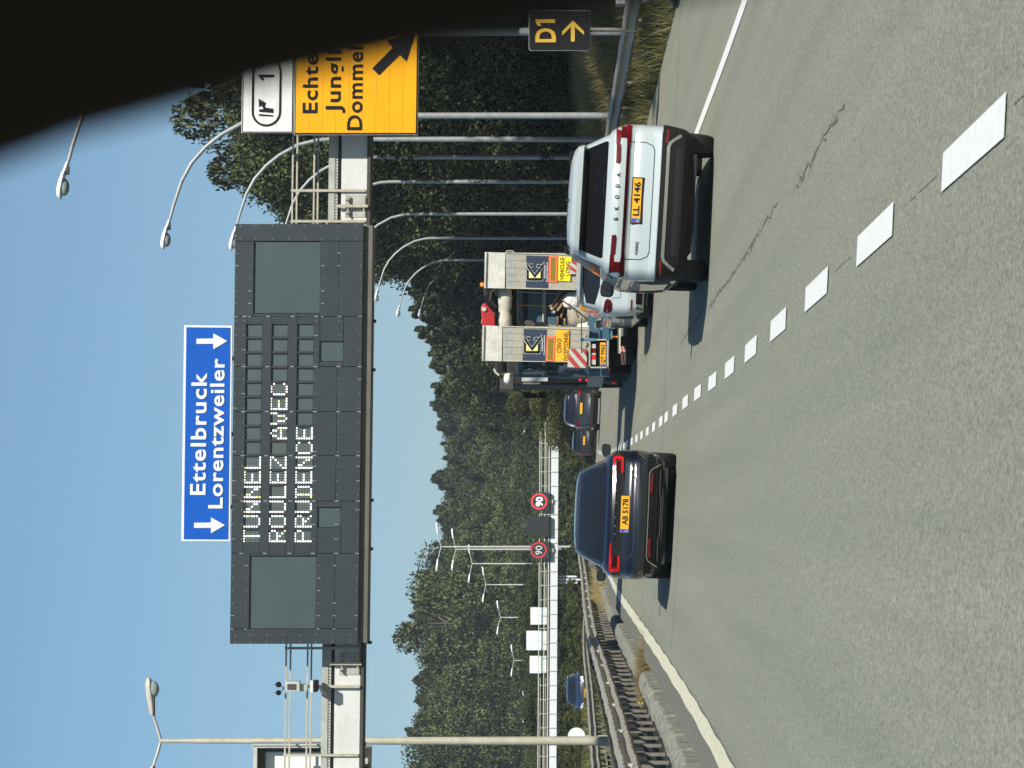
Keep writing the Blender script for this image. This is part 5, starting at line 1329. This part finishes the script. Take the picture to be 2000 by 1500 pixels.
b2 = bag('cloth_bundle', 'white and orange cloth bundle tied on the lorry\'s left side', 992, 740, LD + 6.9, 8, 11, .2, M['sheet'], 21)

# straps, hoses and small fittings on the low loader
hz_ = random.Random(4)
for y0, y1, xx in ((570, 575, 1064), (596, 600, 1066), (634, 637, 1066)):
    MB(co_).tube([P(1010, y0, CDm - .03), P(xx, (y0 + y1) / 2, CDm - .05), P(1096, y1, CDm - .04)], .014, 5).build('lashing_strap', M['cream'] if y0 < 590 else M['oran'], cont)
for k in range(6):
    a = 1012 + hz_.uniform(0, 60); b = hz_.uniform(715, 734)
    MB(LO).tube([P(a, b, CDm - .1), P(a + 14, b + 3, CDm - .14), P(a + 34, b - 2, CDm - .1)], .013, 5).build('hose', M['plastic'], loader)
MB(LO).tube([P(1021, 748, LD + 12.4), P(1055, 748, LD + 12.4)], .035, 6).build('exhaust_pipe', M['chrome'], loader)
for a, b in ((1060, 750), (1084, 746), (1120, 752), (1160, 748)):
    MB(LO).box(P(a + 9, b + 3, LD + 12.3), P(a, b - 5, LD + 12.45)).build('fitting', M['greyp'] if a % 3 else M['blueg'], loader)
for k in range(5):
    MB(LO).box(P(1210 + k * .5, 724 + k * 5, LD + 6 + k * 1.1), P(1196, 722 + k * 5, LD + 6.1 + k * 1.1)).build('side_marker', M['plastic'], loader)
for y in (504, 520, 545, 655, 675, 700): MB(LO).lathe([(-.02, .001), (-.02, .02), (.02, .02)], P(1143, y, LD - .03), 'y', 8).build('hinge_bolt', M['galv'], loader)
# ---------------------------------------------------------------- vegetation
def cards(cent, size, rg, up=0.0, shape='leaf'):
    """random leaf-sized faces: returns verts (n*4,3), each a folded diamond"""
    n = len(cent)
    d = rg.normal(size=(n, 3)); d[:, 2] += up; d /= np.linalg.norm(d, axis=1)[:, None]
    e = rg.normal(size=(n, 3)); e -= d * (e * d).sum(1)[:, None]; e /= np.linalg.norm(e, axis=1)[:, None]
    s = size * rg.uniform(.6, 1.35, n)[:, None]
    a = cent + d * s; b = cent + e * s * .55; c_ = cent - d * s * .7; f = cent - e * s * .55
    return np.stack([a, b, c_, f], 1).reshape(-1, 3)
def mesh_quads(name, v, m, nrm=None):
    n = len(v) // 4; me = bpy.data.meshes.new(name)
    me.vertices.add(len(v)); me.vertices.foreach_set('co', v.astype(np.float32).ravel())
    me.loops.add(n * 4); me.loops.foreach_set('vertex_index', np.arange(n * 4, dtype=np.int32))
    me.polygons.add(n); me.polygons.foreach_set('loop_start', np.arange(0, n * 4, 4, dtype=np.int32))
    me.materials.append(m); me.update(); me.validate()
    if nrm is not None:
        me.shade_smooth(); me.normals_split_custom_set_from_vertices(np.repeat(nrm, 4, 0).tolist())
    return me
def soft(v, mid, zs, k):
    """leaf normals leaning outwards from the crown, so that the crown shades as a mass of leaves"""
    q = v.reshape(-1, 4, 3); c_ = q.mean(1); a = np.cross(q[:, 1] - q[:, 0], q[:, 3] - q[:, 0]); a /= np.linalg.norm(a, axis=1)[:, None] + 1e-9
    o = c_ - mid; o[:, 2] *= zs; o /= np.linalg.norm(o, axis=1)[:, None] + 1e-9
    a *= np.sign((a * o).sum(1))[:, None] + 1e-6
    n = a * (1 - k) + o * k + np.array([0, 0, .15]); return n / np.linalg.norm(n, axis=1)[:, None]
def decid(seed, n, leaf, R0=3.2, H=10.0, base=.5, lump=46):
    """crown mesh of a tree 10 m tall"""
    rg = np.random.default_rng(seed)
    # clump centres over an uneven egg
    t = rg.uniform(0, 2 * np.pi, lump); u = rg.uniform(0, 1, lump) ** .8
    z = base + (H - base - .5) * u
    prof = np.sin(np.clip((z - base) / (H - base), 0, 1) ** .75 * np.pi * .93 + .12) ** .75
    rad = R0 * prof * rg.uniform(.45, 1.0, lump)
    cc = np.stack([rad * np.cos(t), rad * np.sin(t), z], 1)
    cr = rg.uniform(.55, 1.25, lump) * (1.1 - .35 * u)
    k = rg.integers(0, lump, n)
    d = rg.normal(size=(n, 3)); d /= np.linalg.norm(d, axis=1)[:, None]
    rr_ = rg.uniform(.35, 1.0, n) ** .5
    p = cc[k] + d * (cr[k] * rr_)[:, None] * np.array([1.15, 1.15, .8]) + rg.normal(size=(n, 3)) * .06
    p[:, 2] = np.maximum(p[:, 2], .05)
    v = cards(p, leaf, rg, .7); return v, soft(v, cc[k] * np.array([.75, .75, .9]), .8, .3)
def conif(seed, n, leaf, R0=1.9, H=10.0):
    rg = np.random.default_rng(seed); nb = 170
    zb = .3 + (H - .4) * rg.uniform(0, 1, nb) ** .85; az = rg.uniform(0, 2 * np.pi, nb)
    ln = R0 * (1 - zb / H) ** .7 * rg.uniform(.7, 1.15, nb) + .12
    k = rg.integers(0, nb, n); t = rg.uniform(.1, 1, n) ** .7
    r_ = ln[k] * t; wob = rg.normal(size=n) * .18 * (1.1 - t) * ln[k]
    x = r_ * np.cos(az[k]) - wob * np.sin(az[k]); y = r_ * np.sin(az[k]) + wob * np.cos(az[k])
    z = zb[k] + .10 * r_ - .22 * r_ * t + rg.normal(size=n) * .07
    v = cards(np.stack([x, y, z], 1), leaf, rg, .1); m_ = np.stack([0 * x, 0 * y, z - .5], 1); return v, soft(v, m_, .6, .3)
def mk(name, vn, m): return mesh_quads(name, vn[0], m, vn[1])
crown_d = [mk('crown', decid(s, 46000, .070, R0=3.0 + .3 * (s % 3), lump=44 + 8 * s), M['leaf']) for s in (1, 2, 3, 4)]
crown_l = [mk('crown', decid(7, 26000, .085, R0=2.7), M['leafl'])]
crown_c = [mk('crown', conif(s, 32000, .085, R0=2.1 + .25 * (s % 2)), M['needle']) for s in (11, 12, 13)]
open_v = decid(31, 15000, .095, R0=3.4, lump=30, base=2.5); crown_o = [mk('crown', open_v, M['leafl'])]
tm = MB(); tm.tube([(0, 0, -.3), (.03, .02, 2), (.0, .05, 5), (.05, 0, 8.6)], [.24, .18, .11, .03], 9)
rt = random.Random(2)
for k in range(11):
    z0 = 1.8 + k * .6; a = k * 2.4; l = 1.9 - k * .09
    tm.tube([(0, 0, z0), (l * .5 * math.cos(a), l * .5 * math.sin(a), z0 + .55), (l * math.cos(a + .15), l * math.sin(a + .15), z0 + 1.35)], [.07, .045, .015], 6)
trunk0 = tm.build('trunk', M['bark'], None, smooth=60); trunk_me = trunk0.data; bpy.data.objects.remove(trunk0)
tr = random.Random(21)
LMK = [(-999, 'behind the windscreen pillar'), (110, 'behind the top of the orange sign'), (170, 'behind the D1 sign'), (235, 'between the pillar and the second lamp'), (290, 'at the third lamp column'), (335, 'at the fourth lamp column'), (385, 'at the fifth lamp column'), (445, 'at the sixth lamp column'), (490, 'at the seventh lamp column'),
       (535, 'above the right ramp'), (575, 'over the rolled tarpaulin'), (620, 'over the red excavator arm'), (665, 'above the left ramp'), (705, 'above the lorry cab'), (745, 'above the lorry mirrors'), (785, 'just left of the lorry mirrors'), (820, 'at the end of the far gantry'), (850, 'above the farthest dark car'), (885, 'at the right edge of the dark car'), (925, 'above the plate side of the dark car'),
       (965, 'at the right 90 sign'), (1005, 'at the blank display'), (1045, 'between display and left 90 sign'), (1080, 'at the two close masts'), (1115, 'at the left 90 sign'), (1150, 'at the gantry leg'), (1190, 'above the first white sign back'), (1235, 'above the middle white sign back'), (1280, 'above the third white sign back'), (1325, 'right of the blue car'), (1365, 'above the blue car'), (1405, 'between blue car and near mast'), (1440, 'just at the near mast'), (1480, 'left of the near mast'), (1530, 'at the left picture edge')]
def lmk(y):
    b = LMK[0]
    for q in LMK:
        if y >= q[0] - 18: b = q
    return b[1]
def tree(kind, X, Y, ztop, label, group=None, wid=1.0, name=None, zbase=None):
    zb = gz(X, Y) - .1 if zbase is None else zbase
    H = ztop - zb; k = H / 10.0
    nm = {'c': 'conifer_tree', 'd': 'broadleaf_tree', 'l': 'light_tree', 'o': 'open_tree'}[kind]
    root = empty(name or nm, (X, Y, zb), (0, 0, tr.uniform(0, 6.28)), label, 'tree', group); root.scale = (k * wid, k * wid, k)
    me = tr.choice({'c': crown_c, 'd': crown_d, 'l': crown_l, 'o': crown_o}[kind])
    for nm2, md in (('trunk', trunk_me), ('crown', me)):
        o = bpy.data.objects.new(nm2, md); C.objects.link(o); o.parent = root
    return root
def far(y, D):
    if y < 500 and D < 150: return float(np.interp(y + 150, (-150, 62, 226, 272, 307, 355, 418, 465, 508), (60, 66, 76, 88, 100, 113, 130, 146, 162))) + 26 + (D - 100) * .3
    if D > 228 and y > 760: return max(D + 85, 356 if y > 1130 else 0)
    return D
def tp_(kind, y, x, D, label, group=None, wid=1.0):
    D = far(y, D); p = P(x, y, D); return tree(kind, p.x, D, p.z, label, group, wid)
# right-hand near wood (picture: upper half, from the pillar to the loader)
NR = 'trees of the near wood behind the right lamps'
for kind, y, x, D, wd in (('c', 120, 300, 96, 1.0), ('c', 178, 390, 100, .9), ('d', 60, 420, 90, 1.1), ('d', -60, 380, 92, 1.2), ('d', 215, 420, 112, 1.0), ('d', 150, 470, 108, 1.1), ('d', 100, 520, 104, 1.1),
                          ('d', 318, 455, 112, .9), ('d', 352, 530, 118, .95), ('d', 300, 560, 108, 1.1), ('d', 395, 560, 124, .9), ('d', 430, 690, 128, 1.0), ('d', 375, 640, 120, 1.1), ('d', 250, 600, 102, 1.1), ('d', 190, 640, 98, 1.1),
                          ('d', 455, 735, 138, .9), ('d', 120, 720, 92, 1.2), ('d', 40, 760, 88, 1.3), ('d', 330, 760, 112, 1.1), ('d', 400, 790, 124, 1.2), ('d', 220, 800, 100, 1.3), ('d', 470, 850, 140, 1.1), ('d', 300, 900, 108, 1.3), ('d', 370, 930, 118, 1.3), ('d', 440, 960, 130, 1.3), ('d', 140, 880, 92, 1.4), ('d', 60, 900, 88, 1.4),
                          ('d', -20, 640, 86, 1.2), ('d', -120, 700, 80, 1.4), ('d', 490, 990, 146, 1.3), ('d', 210, 960, 96, 1.5), ('d', 10, 980, 84, 1.5)):
    tp_(kind, y, x, D, ('lower' if x > 740 else 'middle' if x > 500 else 'topmost') + ' dark near-wood tree ' + lmk(y), NR, wd)
tp_('o', 258, 333, 98, 'tallest airy tree with sunlit leaves left of the white exit sign', None, .62)
tp_('o', 480, 742, 126, 'leafy branches of an airy tree hanging below the display board corner', None, .7)
# conifer edge further on
NM = 'conifers behind the small curved lamps'
for y, x, D, wd in ((505, 775, 190, .9), (522, 768, 200, .75), (545, 792, 205, .85), (566, 790, 215, .8), (588, 810, 210, .85), (608, 800, 222, .8), (625, 828, 226, .9), (648, 812, 235, .8), (668, 832, 240, .85), (690, 838, 250, .8), (712, 840, 255, .85), (735, 856, 262, .8), (758, 844, 262, .8), (782, 850, 270, .8),
                    (515, 830, 180, 1.2), (550, 850, 186, 1.2), (590, 880, 192, 1.2), (630, 900, 200, 1.3), (680, 910, 210, 1.3), (730, 930, 220, 1.3), (530, 930, 170, 1.4), (575, 950, 176, 1.4)):
    tp_('c' if x < 845 or y % 3 else 'd', y, x, D, ('front' if D < 201 and x > 825 else 'skyline') + ' conifer ' + lmk(y) + ', behind the small lamps', NM, wd * 1.35)
# wood closing the view
NF = 'trees of the far wood behind the white gantry'
prof = [(790, 842), (815, 864), (832, 854), (850, 866), (870, 862), (890, 866), (905, 862), (935, 843), (955, 860), (975, 864), (1000, 848), (1022, 855), (1045, 852), (1068, 846), (1088, 838), (1105, 850), (1120, 846), (1140, 834), (1160, 846), (1182, 800), (1200, 800), (1238, 806), (1262, 812), (1285, 828), (1312, 830), (1328, 808), (1348, 798), (1370, 820), (1392, 830), (1412, 808), (1430, 794), (1452, 792), (1472, 815), (1492, 832), (1512, 826), (1540, 830)]
for i, (y, x) in enumerate(prof):
    D = 330 - 28 * (y > 1130) - 22 * (y > 1300) + 10 * math.sin(i * 2.1)
    tp_('c' if (y < 1130 and i % 3) or i % 5 == 0 else 'd', y, x, D, 'skyline tree of the far wood ' + lmk(y), NF, 1.1 if y < 1130 else .95)
    tp_('d' if i % 2 else 'c', y + 13, x + 14, D + 25, 'second-row skyline tree of the far wood ' + lmk(y + 13), NF, 1.45)
rf = random.Random(77)
for row, (dx, D0_, st_) in enumerate(((45, 306, 27), (100, 285, 30), (150, 262, 34), (195, 240, 40))):
    y = 775 + 8 * row
    while y < 1560:
        if row >= 2 and y < 800: y += st_; continue
        x = 852 + dx + rf.uniform(-14, 14) - (25 if y > 1130 else 0)
        tp_(rf.choice('ccddd') if row < 2 else rf.choice('ddd'), y, x, D0_ - 25 * (y > 1130) + rf.uniform(-6, 6), ('second', 'third', 'fourth', 'lowest')[row] + ' row tree of the far wood ' + lmk(y), NF, rf.uniform(1.0, 1.3) * (1 + .22 * row))
        y += st_ * rf.uniform(.8, 1.2)
tp_('o', 1217, 764, 262, 'open-crowned tree standing highest above the far wood', None, .75)
tp_('l', 775, 985, 186, 'light green sunlit bush left of the lorry mirrors', None, 1.25)
tp_('l', 800, 1030, 176, 'small light green bush beside the end of the white gantry', None, 1.9)
for Y0, X0_, h_ in ((40, 21, 15), (48, 24, 18), (56, 22, 16), (64, 25, 19), (72, 23, 17), (80, 26, 19), (52, 30, 20), (68, 31, 21), (90, 28, 19), (100, 27, 18), (34, 25, 17)):  # unseen trees right of the view, added to shade the near wood
    tree('d', X0_, Y0, gz(X0_, Y0) + h_, 'tree of the near wood out of view at right, added to cast shade', NR, 1.0)
# shrubs along the verges
NS = 'shrubs at the foot of the woods'
shr = [mk('crown', decid(s, 9000, .16, R0=5.2, H=10, base=.2, lump=26), M['leaf']) for s in (51, 52)] + [mk('crown', decid(53, 9000, .16, R0=5.5, H=10, base=.2, lump=24), M['leafl'])]
def shrub(X, Y, H, label, group, mi=None, wid=1.0):
    o = bpy.data.objects.new('shrub', shr[tr.randrange(2) if mi is None else mi]); C.objects.link(o)
    o.location = (X, Y, gz(X, Y) - .15); k = H / 10; o.scale = (k * wid, k * wid, k); o.rotation_euler = (0, 0, tr.uniform(0, 6)); tag(o, label, 'shrub', group); return o
for k in range(46):
    Y = 62 + k * 3.1; X = cx(Y) + 14 + rf.uniform(-1.2, 2.5) + (Y - 60) * .012
    shrub(X, Y, rf.uniform(2.0, 4.2), 'shrub at the foot of the near wood ' + lmk(VY - X * F / Y), NS, None, 1.2)
for k in range(34):
    y = 1096 + k * 13; D = rf.uniform(168, 210) - (y - 1096) * .10; X = (VY - y) * D / F
    top = P(rf.uniform(1098, 1118), y, D).z; H = max(2.0, top - gz(X, D))
    shrub(X, D, H, 'bank shrub below the gantry beam ' + lmk(y), 'shrubs below the far gantry', 2 if rf.random() < .45 else None, 1.1)
for k in range(16):
    y = 770 + k * 17; D = rf.uniform(196, 215); X = (VY - y) * D / F
    top = P(rf.uniform(1080, 1110), y, D).z; H = max(2, top - gz(X, D)); shrub(X, D, H, 'dark shrub beyond the cars ' + lmk(y), 'shrubs below the far gantry', None, 1.1)

# grasses: blades in one object each
def grass(name, pts, h, wdt, m, label, cat='grass', kind='stuff', lean=.35, origin=(0, 0, 0), seed=1):
    rg = np.random.default_rng(seed); n = len(pts); p = np.array(pts) - np.array(origin)
    a = rg.uniform(0, 2 * np.pi, n); hh = h * rg.uniform(.45, 1.2, n); w_ = wdt * rg.uniform(.6, 1.4, n)
    d = np.stack([np.cos(a), np.sin(a), 0 * a], 1); l = rg.normal(size=(n, 3)) * lean; l[:, 2] = 1
    top = p + l * hh[:, None]; mid = p + l * hh[:, None] * .5 + rg.normal(size=(n, 3)) * .02
    v = np.stack([p - d * w_[:, None], p + d * w_[:, None], mid + d * w_[:, None] * .7, mid - d * w_[:, None] * .7, mid - d * w_[:, None] * .7, mid + d * w_[:, None] * .7, top + d * w_[:, None] * .12, top - d * w_[:, None] * .12], 1).reshape(-1, 3)
    me = mesh_quads(name, v, m); o = bpy.data.objects.new(name, me); C.objects.link(o); o.location = origin
    if label: tag(o, label, cat)
    if kind: o['kind'] = kind
    return o
gr = np.random.default_rng(5)
def scatter(n, y0, y1, o0, o1, clump=.25, nc=None):
    nc = nc or max(4, n // 60); cy_ = gr.uniform(y0, y1, nc); co = gr.uniform(o0, o1, nc); k = gr.integers(0, nc, n)
    Y = cy_[k] + gr.normal(size=n) * clump * 1.6; O = np.clip(co[k] + gr.normal(size=n) * clump, o0 - .1, o1 + .3)
    return [(cx(y_) + o_, y_, gz(cx(y_) + o_, y_) - .03) for y_, o_ in zip(Y, O)]
grass('dry_grass', scatter(26000, 42, 100, 8.6, 14.5, .35), .55, .010, M['drygrass'], 'tall dry straw-coloured grass on the bank behind the right barrier', seed=2)
grass('verge_grass', scatter(30000, 44, 110, 7.55, 11, .5), .5, .012, M['grass'], 'green and brown grass under the right crash barrier', seed=3)
grass('verge_grass', scatter(16000, 100, 190, -22, -10.6, .9), .8, .03, M['grass'], 'rough grass bank beyond the left barriers', seed=4)
grass('dry_grass', scatter(5000, 100, 175, -9.2, -5.6, .4), .45, .018, M['drygrass'], 'brownish dry grass on the median strip far ahead', seed=5)
grass('dry_grass', scatter(2600, 78, 104, -4.75, -4.35, .12), .34, .010, M['drygrass'], 'pale dry grass along the median kerb beside the dark car', seed=8)
def tuft(name, px, py, D, n, rad, h, m, label, seed, kind=None):
    c0 = P(px, py, D); z = gz(c0.x, D) + .03
    rg = np.random.default_rng(seed); q = rg.normal(size=(n, 2)) * rad * .5
    pts = [(a, b, 0.0) for a, b in q]
    o = grass(name, pts, h, .008, m, label, cat='grass tuft', kind=kind, lean=.55, seed=seed); o.location = (c0.x, D, z); return o
tuft('grass_tuft', 1262, 1318, 48.3, 2600, .5, .42, M['drygrass'], 'big straw-yellow grass tuft growing in the gap of the kerb', 6)
tuft('grass_tuft', 1190, 1176, 88, 1300, .6, .5, M['drygrass'], 'pale grass tuft behind the kerb left of the dark car', 7)
tuft('weed', 1305, 1380, 40.6, 160, .16, .20, M['grass'], 'small green weed growing on the kerb edge', 9)
fl = empty('wild_flower', P(1290, 1384, 45.0), label='small plant with yellow flowers behind the kerb', cat='flower'); f0 = fl.location.copy()
for a, b in ((1249, 1373), (1253, 1374), (1246, 1371), (1256, 1372)):
    MB(f0).tube([P(1300, 1386, 45.0), P(1276, 1388, 45.0), P(a + 3, b + 2, 45.0)], .004, 5).build('stem', M['grass'], fl); MB(f0).ball(P(a, b, 45.0), .016, 5, 1, 1, .6).build('blossom', M['yel'], fl)

# ---------------------------------------------------------------- light summer haze
hz = MB().box((-2200, -45, -34), (2200, 4400, 70)).build('haze', None); hz['kind'] = 'stuff'
hm = bpy.data.materials.new('haze'); hm.use_nodes = True; n = hm.node_tree; n.nodes.clear()
pv = n.nodes.new('ShaderNodeVolumePrincipled'); pv.inputs['Color'].default_value = (.80, .90, 1.0, 1); pv.inputs['Density'].default_value = .00022; pv.inputs['Anisotropy'].default_value = 0.0
ho = n.nodes.new('ShaderNodeOutputMaterial'); n.links.new(pv.outputs[0], ho.inputs['Volume']); hz.data.materials.append(hm)
